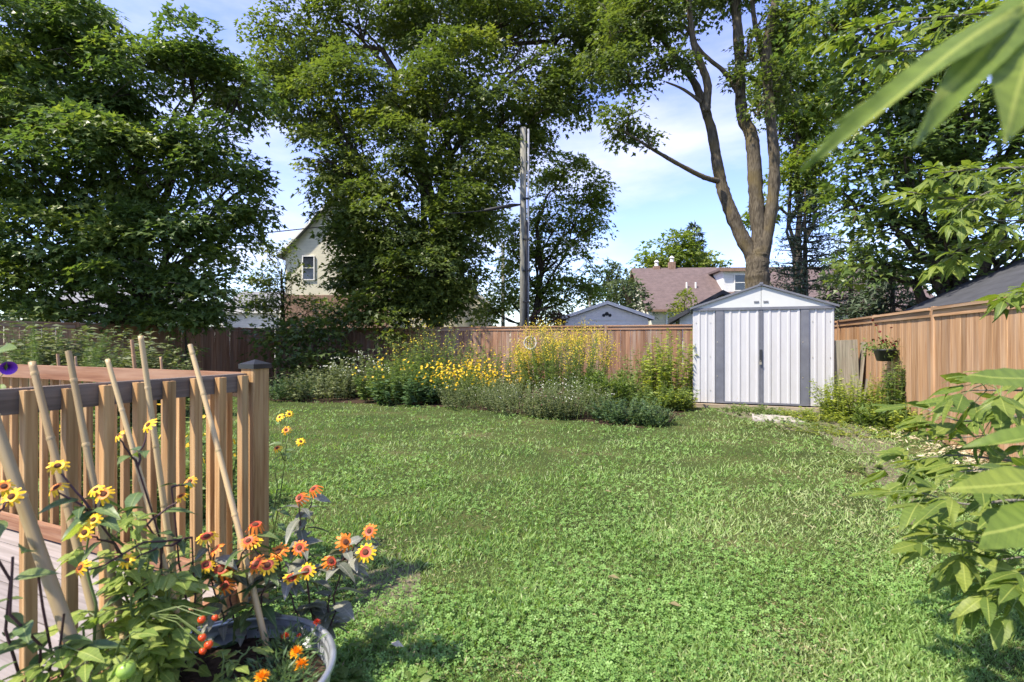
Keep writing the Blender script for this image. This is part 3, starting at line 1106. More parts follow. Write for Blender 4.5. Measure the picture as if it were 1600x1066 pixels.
def gable_house(name, label, cat, O, ax, W, DP, ze, zp, wall, roof, over=.35, front_gable=True, fascia='white_trim'):
    """front faces local -Y. front_gable: ridge runs along local Y, else along X"""
    t = thing(name, label, cat, O)
    R_ = frame(O, ax)
    m = MB()
    if front_gable:
        prof = [(0, 0), (W, 0), (W, ze), (W / 2, zp), (0, ze)]
        f = [(x, 0, z) for x, z in prof]
        bk = [(x, DP, z) for x, z in prof]
    else:
        prof = [(0, 0), (DP, 0), (DP, ze), (DP / 2, zp), (0, ze)]
        f = [(0, y, z) for y, z in prof][::-1]
        bk = [(W, y, z) for y, z in prof][::-1]
    m.poly(f)
    m.poly(bk[::-1])
    for i in range(5):
        j = (i + 1) % 5
        m.poly([f[j], f[i], bk[i], bk[j]])
    m.build('wall', M[wall], t, M=R_)
    half = (W if front_gable else DP) / 2
    sl = (zp - ze) / half
    e = over
    th = .14
    for s in (0, 1):
        r = MB()
        # slope from eave to ridge, as a slab
        a0, a1 = (-e, half) if s == 0 else (2 * half + e, half)
        z0, z1 = ze - sl * e + .02, zp + .02
        lo, hi = -e, (DP if front_gable else W) + e
        if front_gable:
            P = [(a0, lo, z0), (a0, hi, z0), (a1, hi, z1), (a1, lo, z1)]
        else:
            P = [(lo, a0, z0), (hi, a0, z0), (hi, a1, z1), (lo, a1, z1)]
        Q = [(x, y, z + th) for x, y, z in P]
        r.poly(P)
        r.poly(Q[::-1])
        rf = r.build('roof_slope', M[roof], t, M=R_)
        g_ = MB()
        for i in range(4):
            j = (i + 1) % 4
            g_.poly([P[j], P[i], Q[i], Q[j]])
        g_.build('fascia', M[fascia], rf, M=R_)
    return t, R_


# house with the brown roof behind the shed
O = gnd(1018, 33)
t, R_ = gable_house('house', 'cream house with a broad brown shingle roof and a white dormer', 'house', O, (1, -.06, 0), 17.5, 9.0, 3.55, 6.55, 'cream_siding', 'brown_shingle', .5, False, 'brick')
dx = 5.0
d = MB()
d.box((dx, 1.4, 4.5), (dx + 2.3, 3.9, 6.05))
dm = d.build('dormer', M['white_siding'], t, M=R_)
MB().box((dx - .3, 1.15, 6.05), (dx + 2.6, 4.4, 6.2)).build('dormer_roof', M['brown_shingle'], dm, M=R_)
MB().box((dx - .3, 1.1, 5.98), (dx + 2.6, 1.15, 6.16)).build('fascia', M['brick'], dm, M=R_)
window(t, R_, dx + .75, dx + 1.4, 4.75, 5.75, 1.39)
window(t, R_, 1.0, 2.0, 2.2, 3.2, -.01)
for x, z, hh in ((1.3, 6.5, .55), (2.4, 6.7, .7)):
    ch = MB().box((x - .22, 4.3, z - .3), (x + .22, 4.75, z + hh * .6)).build('chimney', M['brick'], t, M=R_)
    MB().lathe([(.15, 0), (.12, .25), (.2, .3), (.05, .45)], seg=10).build('chimney_cap', M['white_trim'], ch, M=R_ @ Matrix.Translation((x, 4.5, z + hh * .6)))
for x in (2.75, 3.35):
    MB().tube([(x, 1.9, 4.6), (x, 1.9, 5.35)], .06, 8).build('vent_pipe', M['white_trim'], t, M=R_)

# grey garage
O = gnd(884, 22)
t, R_ = gable_house('garage', 'pale grey garage gable with a dark carved ornament above the fence', 'garage', O, (1, -.05, 0), 3.5, 5, 2.32, 2.92, 'grey_siding', 'grey_shingle', .22, True, 'grey_siding')
for dx, dz, r in ((-.13, 0, .07), (0, .06, .085), (.13, 0, .07)):
    pp = [(1.75 + dx + r * math.cos(a), -.02, 2.47 + dz + r * math.sin(a)) for a in [2 * math.pi * k / 12 for k in range(12)]]
    mm = MB()
    mm.poly(pp[::-1])
    for i in range(12):
        a, b = pp[i], pp[(i + 1) % 12]
        mm.poly([(a[0], -.02, a[2]), (b[0], -.02, b[2]), (b[0], .0, b[2]), (a[0], .0, a[2])])
    mm.build('ornament_disc', M['cable'], t, M=R_)
MB().box((.02, -.03, 2.27), (3.48, -.002, 2.31)).build('trim_board', M['white_trim'], t, M=R_)
MB().box((.7, -.04, 1.2), (2.9, -.002, 2.14)).build('garage_door', M['white_trim'], t, M=R_)

# small outbuilding just behind the shed
O = gnd(1062, 17.6)
t, R_ = gable_house('outbuilding', 'small outbuilding with a dark roof peeking out behind the shed', 'outbuilding', O, (1, -.3, 0), 2.7, 3, 2.15, 2.9, 'white_siding', 'dark_shingle', .35, True, 'dark_shingle')

# cream houses behind the maples
O = gnd(446, 26)
t, R_ = gable_house('house', 'cream sided gable house with a narrow sash window between the maples', 'house', O, (1, .0, 0), 5.2, 8, 5.85, 8.6, 'cream_siding', 'grey_shingle', .3, True)
window(t, R_, .92, 1.45, 4.5, 5.65, -.01)
MB().box((-.03, -.05, 0), (5.23, -.004, 3.7)).build('brick_base', M['brick'], t, M=R_)
O = gnd(640, 25)
t, R_ = gable_house('house', 'cream sided low house partly hidden behind the dense maple by the pole', 'house', O, (1, .0, 0), 3.8, 7, 3.2, 4.6, 'cream_siding', 'grey_shingle', .15, True)
O = gnd(345, 30)
t, R_ = gable_house('house', 'white walled house with grey roof beyond the shaded corner of the fence', 'house', O, (1, .0, 0), 3.4, 6, 3.1, 4.4, 'white_siding', 'grey_shingle', .3, False)
O = gnd(50, 24)
t, R_ = gable_house('house', 'white and grey house glimpsed under the low maple branches', 'house', O, (1, .0, 0), 4.6, 6, 2.6, 4.2, 'white_siding', 'grey_shingle', .3, False)
window(t, R_, 1.4, 2.1, 1.2, 2.2, -.01)

# dark roofed neighbour beyond the side fence
O = RF + V * 3.4 + U * 1.35
O.z = 0
t, R_ = gable_house('neighbour_garage', 'low neighbouring building with a charcoal shingle roof beyond the tan fence', 'building', O, -V, 4.6, 5.2, 2.0, 3.35, 'white_siding', 'dark_shingle', .3, False, 'dark_shingle')

# ------------------------------------------------------------------ utility poles and wires
PB = gnd(817.5, 16.5)
t = thing('utility_pole', 'tall grey wooden utility pole with conduits behind the back fence', 'utility pole', PB)
ptop = 1.37 + 333 / 800 * 16.5
MB().tube([PB, PB + Vector((0, 0, 4)), Vector((PB.x, PB.y, ptop))], [.12, .11, .098], 14).build('pole', M['pole_wood'], t, True)
MB().tube([PB + Vector((.155, -.1, 0)), PB + Vector((.165, -.1, ptop - .08))], .032, 8).build('conduit', M['grey_pipe'], t, True)
MB().tube([PB + Vector((.09, -.14, 1)), PB + Vector((.10, -.13, 5.2))], .035, 8).build('conduit', M['cable'], t, True)
for z in (2.6, 3.6, 4.6, 5.9):
    MB().box((-.02, -.17, z), (.2, -.10, z + .05), Matrix.Translation(PB)).build('strap', M['cable'], t)
a = at(812, 320, 16.4)
sl = at(757, 329, 15.6)
MB().tube([a, at(800, 321, 16.2), sl], [.03, .06, .045], 8).build('cable_sleeve', M['cable'], t, True)
w = MB().tube(bent(PB + Vector((.1, 0, ptop - .3)), at(838, 232, 16.4), 5, -.3, 0), .012, 5).build('loose_wire', M['cable'], t)


def wire(label, p, q, r=.014, sag=-.02, mat='cable'):
    o = MB().tube(bent(p, q, 12, sag, 0), r, 5, cap=False).build('overhead_wire', M[mat])
    tag(o, label, 'wire')


wire('thin black cable running from the pole sleeve into the dense maple', sl, at(690, 334, 14.9), .014, -.01)
wire('thin pale guy wire slanting down from the light tree to the far yards', at(845, 338, 18), at(950, 440, 24), .014, 0, 'ornament')
wire('dark overhead line crossing the sky gap beside the cream gable', at(120, 392, 20), at(560, 348, 24), .024, -.004)

for px, ptop_, d_, lab in ((786, 380, 30, 'slim distant utility pole beyond the tall grey pole'), (922, 442, 36, 'short distant pole rising over the grey garage')):
    b = gnd(px, d_)
    tp = at(px, ptop_, d_)
    t = thing('utility_pole', lab, 'utility pole', b)
    MB().tube([b, tp], [.12, .10], 8).build('pole', M['pole_wood'], t, True)
    MB().tube([tp - Vector((0, .13, .3)), tp - Vector((0, .13, .9))], .06, 6).build('bracket', M['grey_pipe'], t)

# ================================================================== TREES
tree('maple_tree', 'dense dark maple hanging over the shaded fence beyond the deck', gnd(225, 17.2), .30, at(215, 250, 16.5),
     [(30, 50, 14.5, 120, 100), (150, 60, 15, 110, 80), (190, 130, 14.5, 120, 90), (300, 120, 15, 90, 75), (370, 160, 15.5, 55, 70), (50, 180, 14, 120, 90),
      (-60, 150, 14, 100, 120), (-60, 330, 13.5, 100, 120), (60, 280, 13.5, 120, 90), (200, 260, 14, 130, 90), (320, 250, 14.8, 85, 80), (395, 290, 15.2, 38, 30),
      (90, 380, 13.3, 120, 70), (230, 370, 13.8, 120, 75), (340, 350, 14.6, 70, 55), (395, 335, 15, 35, 26), (10, 430, 13, 80, 45), (220, 450, 13.5, 100, 45),
      (320, 430, 14.2, 60, 50), (290, 490, 14, 60, 28), (180, 480, 13.6, 45, 26), (30, 480, 13.2, 60, 24), (250, 490, 13.8, 50, 20), (120, 440, 13.4, 60, 34), (70, 490, 13, 60, 22), (340, 490, 14.4, 50, 26), (150, 500, 13.4, 40, 16)],
     84, .17, 'maple_dark', 'bark_maple')

tree('maple_tree', 'broad dense maple standing behind the back fence, left of the utility pole'.replace(', left of the utility pole', ' next to the utility pole'), gnd(690, 20.5), .36, at(650, 120, 20),
     [(470, 60, 19.5, 80, 90), (430, 120, 19, 45, 60), (560, 30, 19.5, 100, 90), (680, 30, 19.5, 110, 90), (790, 40, 19.5, 90, 100), (880, 50, 19.8, 80, 90),
      (950, 40, 20, 60, 70), (480, 170, 18.6, 75, 75), (590, 150, 18, 110, 90), (720, 150, 18, 110, 90), (830, 150, 18.8, 85, 80), (910, 140, 19.6, 55, 70),
      (530, 260, 18.2, 70, 70), (630, 250, 17.4, 100, 85), (740, 250, 17.6, 85, 80), (820, 230, 19.5, 60, 60), (530, 325, 18, 50, 40), (600, 350, 17.2, 85, 75),
      (700, 350, 17.3, 80, 75), (760, 330, 18, 45, 60), (565, 410, 17.6, 50, 60), (640, 430, 17, 90, 65), (715, 430, 17.3, 50, 60), (580, 480, 16.8, 60, 40),
      (660, 485, 17.2, 70, 32), (715, 490, 17.6, 35, 25), (610, 515, 16.1, 24, 36), (560, 440, 18, 36, 50), (530, 495, 17.4, 34, 30), (620, 460, 16.9, 60, 45), (700, 470, 17.2, 50, 40), (680, 380, 17, 70, 50), (560, 360, 17.4, 50, 50), (528, 365, 18, 26, 40), (535, 430, 17.8, 24, 50)],
     70, .165, 'maple_mid', 'bark_maple')

# the many-stemmed tree behind the shed, its limbs drawn one by one
AB = gnd(1185, 15.6)
ash = thing('ash_tree', 'tall tree behind the shed with a bare trunk forking into three stems', 'tree', AB)
DD = 15.6


def limb_px(pts, r0, r1, name='limb', dd=0.0):
    P = [at(p[0], p[1], DD + dd * i / max(1, len(pts) - 1)) for i, p in enumerate(pts)]
    # smooth the polyline
    Q = []
    for i in range(len(P) - 1):
        p0, p1, p2, p3 = P[max(i - 1, 0)], P[i], P[i + 1], P[min(i + 2, len(P) - 1)]
        for k in range(9):
            s = k / 9
            Q.append(.5 * ((2 * p1) + (p2 - p0) * s + (2 * p0 - 5 * p1 + 4 * p2 - p3) * s * s + (3 * p1 - p0 - 3 * p2 + p3) * s ** 3))
    Q.append(P[-1])
    n = len(Q)
    rr = [(r0 + (r1 - r0) * i / (n - 1)) * (1 + .04 * math.sin(i * .9)) for i in range(n)]
    return MB().tube(Q, rr, 16, rough=.045).build(name, M['bark_ash'], ash, True)


limb_px([(1187, 612), (1185, 520), (1184, 450), (1183, 420), (1185, 398)], .42, .30, 'trunk')
limb_px([(1185, 412), (1186, 392), (1187, 372)], .315, .16, 'trunk_fork')
limb_px([(1183, 440), (1178, 405), (1158, 368), (1135, 313), (1123, 268), (1112, 205), (1096, 154), (1078, 118), (1039, 67), (1010, 20)], .25, .06, dd=.8)
limb_px([(1103, 175), (1105, 130), (1086, 75), (1078, 24), (1072, -60)], .13, .06, dd=-.6)
limb_px([(1122, 283), (1100, 277), (1070, 262), (1031, 240), (1011, 228), (975, 205)], .085, .03, dd=-1.0)
limb_px([(1186, 430), (1187, 380), (1182, 315), (1177, 236), (1172, 206), (1161, 186), (1157, 150), (1155, 79), (1149, 0), (1146, -80)], .24, .12, dd=.4)
limb_px([(1156, 150), (1133, 114), (1098, 83), (1070, 40)], .08, .04, dd=.5)
limb_px([(1187, 435), (1195, 385), (1207, 315), (1210, 252), (1203, 177), (1198, 79), (1212, 0), (1225, -70)], .20, .10, dd=-.5)
limb_px([(1198, 110), (1180, 40), (1172, -40)], .09, .05)
limb_px([(1206, 200), (1222, 130), (1250, 80)], .08, .03)
limb_px([(1096, 160), (1068, 140), (1040, 128)], .06, .02)
limb_px([(1160, 110), (1175, 60), (1195, 20)], .05, .02)
bl = [blob_px(b) for b in [(1000, 30, 15.6, 65, 70), (985, 110, 15.4, 45, 60), (980, 190, 15.0, 36, 45), (1015, 215, 14.9, 22, 24), (1050, 30, 15.8, 70, 45), (1045, 95, 15.4, 45, 35),
                           (1110, -30, 15.8, 80, 60), (1180, -20, 15.8, 60, 50), (1215, 60, 15.4, 40, 50), (1205, 130, 15.2, 26, 36), (1170, 80, 15.5, 26, 30), (1235, 130, 15.4, 30, 50),
                           (960, 60, 16.2, 45, 80), (1250, 20, 15.4, 45, 50), (1185, 165, 15.2, 16, 22), (1150, 120, 15.4, 16, 16)]]
tw = MB()
for c, r in bl:
    for _ in range(5):
        q = rdir(1)[0]
        tw.tube(bent(Vector(c) + Vector((0, 0, -.3)), Vector(c) + Vector(q * np.array(r) * .9), 4, .05, .25), [.03, .024, .018, .012, .006], 5, cap=False)
tw.build('twigs', M['bark_ash'], ash, True, kind='stuff')
P, D_, N, S, R = crown_points(bl, 75, .15, 14, 12)
add('crown', leaf_mesh('crown', P, D_, N, S, 'maple', M['ash_leaf'], R), ash, kind='stuff')

tree('maple_tree', 'large dark maple towering over the tan fence and the charcoal roof', gnd(1500, 11.0), .34, at(1480, 120, 11),
     [(1310, 50, 10.6, 60, 60), (1370, 40, 10.2, 90, 80), (1480, 50, 10, 100, 90), (1590, 60, 9.8, 90, 90), (1345, 140, 10.6, 55, 60), (1400, 150, 10, 90, 80),
      (1510, 170, 9.8, 95, 85), (1620, 190, 9.6, 80, 90), (1345, 230, 10.8, 50, 60), (1400, 260, 10.2, 80, 75), (1500, 280, 10, 85, 75), (1610, 310, 9.6, 75, 75),
      (1335, 320, 11, 50, 55), (1390, 350, 10.6, 70, 60), (1480, 370, 10.3, 70, 50), (1580, 390, 10, 60, 40), (1350, 410, 11, 55, 45), (1420, 430, 10.8, 50, 34), (1500, 425, 10.6, 40, 22)],
     62, .15, 'maple_dark', 'bark_maple')

tree('maple_tree', 'sunlit yellow green maple seen behind the three stemmed trunk', gnd(1245, 25), .22, at(1245, 300, 25),
     [(1215, 120, 25, 50, 60), (1265, 130, 25, 45, 60), (1240, 190, 25, 50, 50), (1270, 240, 25, 45, 45), (1235, 270, 25, 40, 40), (1190, 330, 25, 30, 30), (1270, 300, 25, 45, 40), (1290, 180, 25, 40, 60), (1225, 60, 25, 40, 50)],
     44, .21, 'maple_light', 'bark_maple')
tree('slender_tree', 'light green slender branched tree directly behind the tall utility pole', gnd(835, 23), .15, at(845, 330, 23),
     [(880, 260, 23, 50, 32), (920, 290, 23, 35, 36), (900, 340, 23, 55, 40), (860, 300, 23.4, 40, 40), (930, 355, 23, 28, 26), (880, 400, 23, 60, 42), (800, 400, 23, 32, 50),
      (790, 460, 23, 32, 45), (850, 455, 23.5, 50, 40), (915, 440, 23.5, 36, 40), (780, 350, 23.5, 30, 40), (830, 380, 23.6, 40, 50), (760, 490, 23, 40, 30), (870, 490, 23.5, 50, 26), (850, 350, 23.2, 40, 40), (930, 310, 23.2, 26, 36)],
     56, .17, 'maple_light', 'bark_maple', sub=10, twigs=9)
tree('round_tree', 'round topped green tree above the brown roofed house', gnd(1050, 45), .3, at(1050, 440, 45),
     [(1040, 400, 45, 45, 28), (1080, 400, 45, 38, 26), (1010, 425, 45, 32, 30), (1060, 440, 45, 60, 30), (1110, 420, 45.5, 20, 22), (1060, 375, 45, 30, 18)], 17, .38, 'maple_light', 'bark_maple')
tree('garden_tree', 'loose olive tree beside the grey garage', gnd(985, 30), .15, at(985, 470, 30),
     [(985, 450, 30, 30, 26), (1000, 480, 30, 28, 24), (960, 470, 30, 24, 26), (970, 440, 31, 16, 16)], 26, .24, 'far_leaf', 'bark_maple')
tree('garden_tree', 'hazy grey green tree far behind the garage roof', gnd(950, 48), .2, at(950, 430, 48),
     [(955, 425, 48, 26, 20), (935, 450, 48, 30, 24), (965, 450, 48, 26, 22)], 12, .36, 'far_leaf', 'bark_maple')
tree('yellow_shrub', 'small yellow green shrub before the brown roofed house', gnd(1070, 20), .05, at(1070, 480, 20),
     [(1070, 480, 20, 20, 20), (1055, 490, 20, 18, 16), (1085, 490, 20, 20, 16), (1072, 462, 20, 8, 10)], 45, .12, 'herb_lime', 'bark_maple')
tree('red_shrub', 'dark reddish shrub at the foot of the utility pole', gnd(852, 20), .05, at(852, 490, 20),
     [(852, 492, 20, 26, 18), (875, 500, 20, 16, 12), (835, 503, 20, 16, 10)], 45, .12, 'red_leaf', 'bark_maple')
tree('small_tree', 'small leafy tree growing between the fence corner and the cream gable', gnd(445, 19.6), .07, at(440, 420, 19.6),
     [(415, 390, 19.5, 32, 26), (445, 395, 19.5, 20, 24), (410, 430, 19.4, 40, 36), (445, 450, 19.5, 30, 30), (430, 480, 19.4, 45, 34), (480, 490, 19.8, 36, 24), (520, 490, 20, 26, 20), (400, 470, 19, 40, 36), (470, 510, 19, 50, 24), (500, 480, 19.5, 30, 24), (462, 430, 19.6, 16, 26)], 46, .15, 'shade_leaf', 'bark_maple', sub=9)
tree('corner_shrub', 'large shaded leafy shrub filling the corner of the fence', gnd(475, 16.0), .07, at(475, 540, 16.0),
     [(430, 530, 15.4, 40, 40), (470, 515, 15.8, 45, 36), (510, 530, 15.9, 40, 36), (450, 570, 15, 50, 40), (500, 575, 15.2, 45, 36), (540, 560, 15.6, 30, 34)], 44, .17, 'shade_leaf', 'bark_maple')
tree('climbing_vine', 'narrow column of green vine climbing the shaded fence', gnd(290, 14.6), .04, at(286, 500, 14.6),
     [(286, 510, 14.5, 16, 30), (284, 555, 14.4, 18, 30), (288, 590, 14.4, 20, 20)], 60, .13, 'herb_green', 'bark_maple', 'oval', limbs=False)


# conifers
def conifer(name, label, base, hgt, r, tiers, n_needle, lean_=0, start=.12, size=.2):
    b = Vector((base[0], base[1], 0))
    t = thing(name, label, 'tree', b)
    MB().tube([b, b + Vector((0, 0, hgt))], [hgt * .02 + .05, .02], 8).build('trunk', M['bark_maple'], t, True)
    br = MB()
    P, Dn, Nn, Sn = [], [], [], []
    for i in range(tiers):
        f = start + (1 - start) * i / tiers
        z = hgt * f
        L = r * (1 - f) ** .8 + .15
        for k in range(6):
            a = random.uniform(0, 6.28)
            ll = L * random.uniform(.65, 1.1)
            s = b + Vector((0, 0, z))
            e = s + Vector((math.cos(a) * ll, math.sin(a) * ll, ll * random.uniform(-.12, .28)))
            br.tube([s, s.lerp(e, .5) + Vector((0, 0, -.05 * ll)), e], [.03, .02, .008], 4, cap=False)
            nn = int(n_needle * ll / r) + 4
            tt = RNG.uniform(.25, 1.02, nn)[:, None]
            p = np.array(s)[None] * (1 - tt) + np.array(e)[None] * tt + RNG.normal(size=(nn, 3)) * .07 * (ll ** .5)
            P.append(p)
            dd = np.array((e - s).normalized())[None] + RNG.normal(size=(nn, 3)) * .7
            Dn.append(dd)
            Nn.append(rdir(nn) + np.array([0, 0, 1.2]))
            Sn.append(RNG.uniform(.6, 1.3, nn) * size)
    br.build('branches', M['bark_maple'], t, kind='stuff')
    P, Dn, Nn, Sn = map(np.concatenate, (P, Dn, Nn, Sn))
    add('crown', leaf_mesh('crown', P, Dn, Nn, Sn, 'lance', M['conifer'], RNG.random(len(P))), t, kind='stuff')


conifer('pine_tree', 'dark pine poking out beside the round tree above the brown roof', gnd(1085, 50), 13.2, 3.4, 16, 160, size=.55)
conifer('spruce_tree', 'grey green spruce with bare lower twigs behind the shed roof', gnd(1258, 19), 7.0, 2.6, 20, 90, start=.3)
conifer('spruce_tree', 'short spruce close behind the tan fence under the dark maple', gnd(1330, 15.5), 4.6, 2.2, 18, 110, start=.05)
conifer('spruce_tree', 'broad spruce between the short spruce and the charcoal roof', gnd(1395, 13.5), 3.6, 1.8, 16, 110, start=.05)

# a far belt of trees closing the horizon
bb = []
for px in range(-500, 2200, 46):
    d_ = random.uniform(62, 75)
    bb.append(blob_px((px + random.uniform(-15, 15), 500 - random.uniform(0, 26), d_, 34, random.uniform(28, 44))))
P, D_, N, S, R = crown_points(bb, 3.2, .6, 10, 10)
keep = P[:, 2] > .1
add('treeline', leaf_mesh('treeline', P[keep], D_[keep], N[keep], S[keep], 'maple', M['far_leaf'], R[keep]), kind='stuff')

# ================================================================== GARDEN PLANTS
def herb(name, label, px, d, rad, hgt, n, per, size, leaf, tmpl='oval', flower=None, cat='plant', stem='stem_green', droop=.3, spread=1.0, z0=.12, rise=.35, group=None):
    """flower = (material, count per stem, size, spread, template, zone) placed at the stem tops"""
    n = int(n * 1.7)
    size = size * 1.18
    b = gnd(px, d)
    t = thing(name, label, cat, b, group)
    st = MB()
    LP, LD, LN, LS, LR = [], [], [], [], []
    FP, FD, FN, FS = [], [], [], []
    for i in range(n):
        a = random.uniform(0, 6.283)
        r0 = rad * math.sqrt(random.random()) * .9
        s = b + Vector((math.cos(a) * r0, math.sin(a) * r0, 0))
        hh = hgt * random.uniform(.6, 1.05) * (1 - .35 * (r0 / rad) ** 2)
        e = s + Vector((math.cos(a) * rad * .45 * spread * random.random(), math.sin(a) * rad * .45 * spread * random.random(), hh)) + Vector((random.gauss(0, .05), random.gauss(0, .05), 0))
        pts = [s, s.lerp(e, .5) + Vector((random.gauss(0, .02), random.gauss(0, .02), .02)), e]
        st.tube(pts, [.006, .004, .002], 4, cap=False)
        tt = RNG.uniform(z0, 1.0, per)[:, None]
        p = np.array(s)[None] * (1 - tt) + np.array(e)[None] * tt
        ang = RNG.uniform(0, 6.283, per)
        dd = np.stack([np.cos(ang), np.sin(ang), rise - droop * RNG.random(per)], 1)
        LP.append(p)
        LD.append(dd)
        LN.append(np.array([0, 0, 1.0])[None] + RNG.normal(size=(per, 3)) * .4)
        LS.append(size * RNG.uniform(.55, 1.2, per) * (1.15 - .5 * tt[:, 0]))
        LR.append(np.clip(random.gauss(.45, .15) + RNG.normal(0, .2, per), 0, 1))
        if flower:
            fm, fc, fs, fsp, ft, zone = flower
            if random.random() < zone[1]:
                q = np.array(e)[None] + RNG.normal(size=(fc, 3)) * np.array([fsp, fsp, fsp * zone[0]])[None]
                FP.append(q)
                FD.append(rdir(fc))
                FN.append(rdir(fc) * .6 + np.array([-.2, -.5, .7]))
                FS.append(fs * RNG.uniform(.6, 1.2, fc))
    st.build('stems', M[stem], t, kind='stuff')
    LP, LD, LN, LS, LR = map(np.concatenate, (LP, LD, LN, LS, LR))
    add('leaves', leaf_mesh('leaves', LP, LD, LN, LS, tmpl, M[leaf], LR), t, kind='stuff')
    if flower and FP:
        FP, FD, FN, FS = map(np.concatenate, (FP, FD, FN, FS))
        add('flowers', leaf_mesh('flowers', FP, FD, FN, FS, flower[4], M[flower[0]], RNG.random(len(FP))), t, kind='stuff')
    return t


Y = 'yellow_petal'
G = 'plants in the bed along the back fence'
herb('aster_plant', 'dark grey green aster clump at the shaded end of the bed', 500, 12.2, .85, .80, 60, 34, .085, 'herb_grey', 'oval', group=G)
herb('aster_plant', 'low dusky aster clump nearest the capped railing post along the bed', 450, 12.0, .6, .55, 45, 30, .08, 'herb_dark', 'oval', group=G)
herb('phlox_plant', 'tall pale stemmed phlox clump behind the shaded asters', 560, 12.9, .7, 1.15, 50, 40, .09, 'herb_grey', 'oval', ('white_petal', 5, .03, .06, 'petal6', (.5, .5)), group=G)
herb('sunflower_plant', 'bushy green false sunflower with a few yellow blooms beside the phlox', 612, 11.8, .75, .98, 55, 42, .11, 'herb_green', 'oval', (Y, 2, .06, .08, 'petal6', (.5, .25)), group=G)
herb('milkweed_plant', 'broad leaved dark green plant at the lawn edge before the false sunflower', 640, 11.3, .7, .72, 40, 34, .14, 'herb_dark', 'oval', group=G)
herb('raspberry_plant', 'tall airy rust tipped shoots against the back fence under the maple', 690, 13.6, 1.2, 1.85, 70, 36, .10, 'herb_green', 'oval', ('goldenrod_petal', 5, .035, .14, 'petal6', (.8, .6)), group=G)
herb('raspberry_plant', 'tall loose green shoots between the phlox and the rust tipped shoots', 640, 13.6, .8, 1.4, 40, 36, .10, 'herb_green', 'oval', (Y, 2, .05, .1, 'petal6', (.5, .2)), group=G)
herb('coneflower_plant', 'clump crowded with bright yellow daisies at the middle of the bed', 722, 11.6, .75, .92, 55, 34, .08, 'herb_green', 'oval', (Y, 6, .055, .13, 'petal6', (.6, .65)), group=G)
herb('coneflower_plant', 'smaller clump of yellow daisies beside the goldenrod', 790, 12.0, .55, .80, 35, 30, .08, 'herb_grey', 'oval', (Y, 5, .05, .12, 'petal6', (.5, .55)), group=G)
herb('aster_plant', 'wide soft grey green aster mound in front of the yellow daisies', 745, 10.7, .8, .62, 75, 40, .06, 'herb_grey', 'lance', ('white_petal', 2, .015, .06, 'petal6', (.5, .25)), group=G)
herb('aster_plant', 'fine leaved grey aster mound before the goldenrod', 815, 10.0, .75, .60, 80, 44, .055, 'herb_grey', 'lance', ('white_petal', 2, .015, .06, 'petal6', (.5, .3)), group=G)
herb('goldenrod_plant', 'big goldenrod with feathery yellow plumes rising to the fence top', 878, 11.9, 1.0, 1.80, 95, 60, .10, 'herb_green', 'lance', ('goldenrod_petal', 48, .026, .10, 'petal6', (.8, .75)), rise=.7, z0=.2, group=G)
herb('goldenrod_plant', 'small goldenrod shoot with one pale plume beside the fence ornament', 828, 12.6, .35, 1.25, 16, 50, .10, 'herb_green', 'lance', ('goldenrod_petal', 50, .028, .07, 'petal6', (.5, .6)), rise=.7, group=G)
herb('aster_plant', 'white flecked aster clump in front of the goldenrod', 893, 9.35, .62, .72, 75, 44, .055, 'herb_grey', 'lance', ('white_petal', 4, .017, .07, 'petal6', (.6, .45)), group=G)
herb('bergamot_plant', 'rusty stemmed low herb between the white asters and the lawn', 865, 9.3, .5, .5, 60, 36, .055, 'herb_grey', 'oval', ('red_leaf', 3, .03, .06, 'petal6', (.5, .4)), group=G)
herb('mint_plant', 'low dark green mint mound ending the bed on the lawn', 975, 8.75, .55, .46, 80, 36, .06, 'herb_dark', 'oval', group=G)
herb('mint_plant', 'tight dark mint clump at the tip of the bed', 1015, 8.45, .36, .32, 60, 34, .05, 'herb_dark', 'oval', group=G)
herb('raspberry_plant', 'tall seed headed green stalks against the fence beside the ornament', 765, 13.6, .8, 1.35, 44, 36, .10, 'herb_green', 'oval', (Y, 2, .045, .12, 'petal6', (.6, .35)), group=G)
herb('daylily_plant', 'arching strap leaved green clump beside the goldenrod', 945, 10.9, .6, .8, 60, 40, .16, 'herb_green', 'lance', rise=.9, group=G)
herb('currant_plant', 'yellow green berry canes growing up against the corner of the shed', 1048, 11.2, .55, 1.75, 40, 46, .115, 'herb_lime', 'oval', group=G)
herb('currant_plant', 'sparse green berry canes between the goldenrod and the shed', 1008, 12.0, .65, 1.3, 38, 32, .10, 'herb_green', 'oval', group=G)
herb('bed_plant', 'leafy low green growth at the foot of the berry canes', 1030, 10.4, .6, .55, 60, 30, .08, 'herb_green', 'oval', group=G)
herb('bed_plant', 'bright low leaves beneath the currant beside the shed base', 1060, 10.2, .32, .4, 34, 26, .08, 'herb_lime', 'oval', group=G)

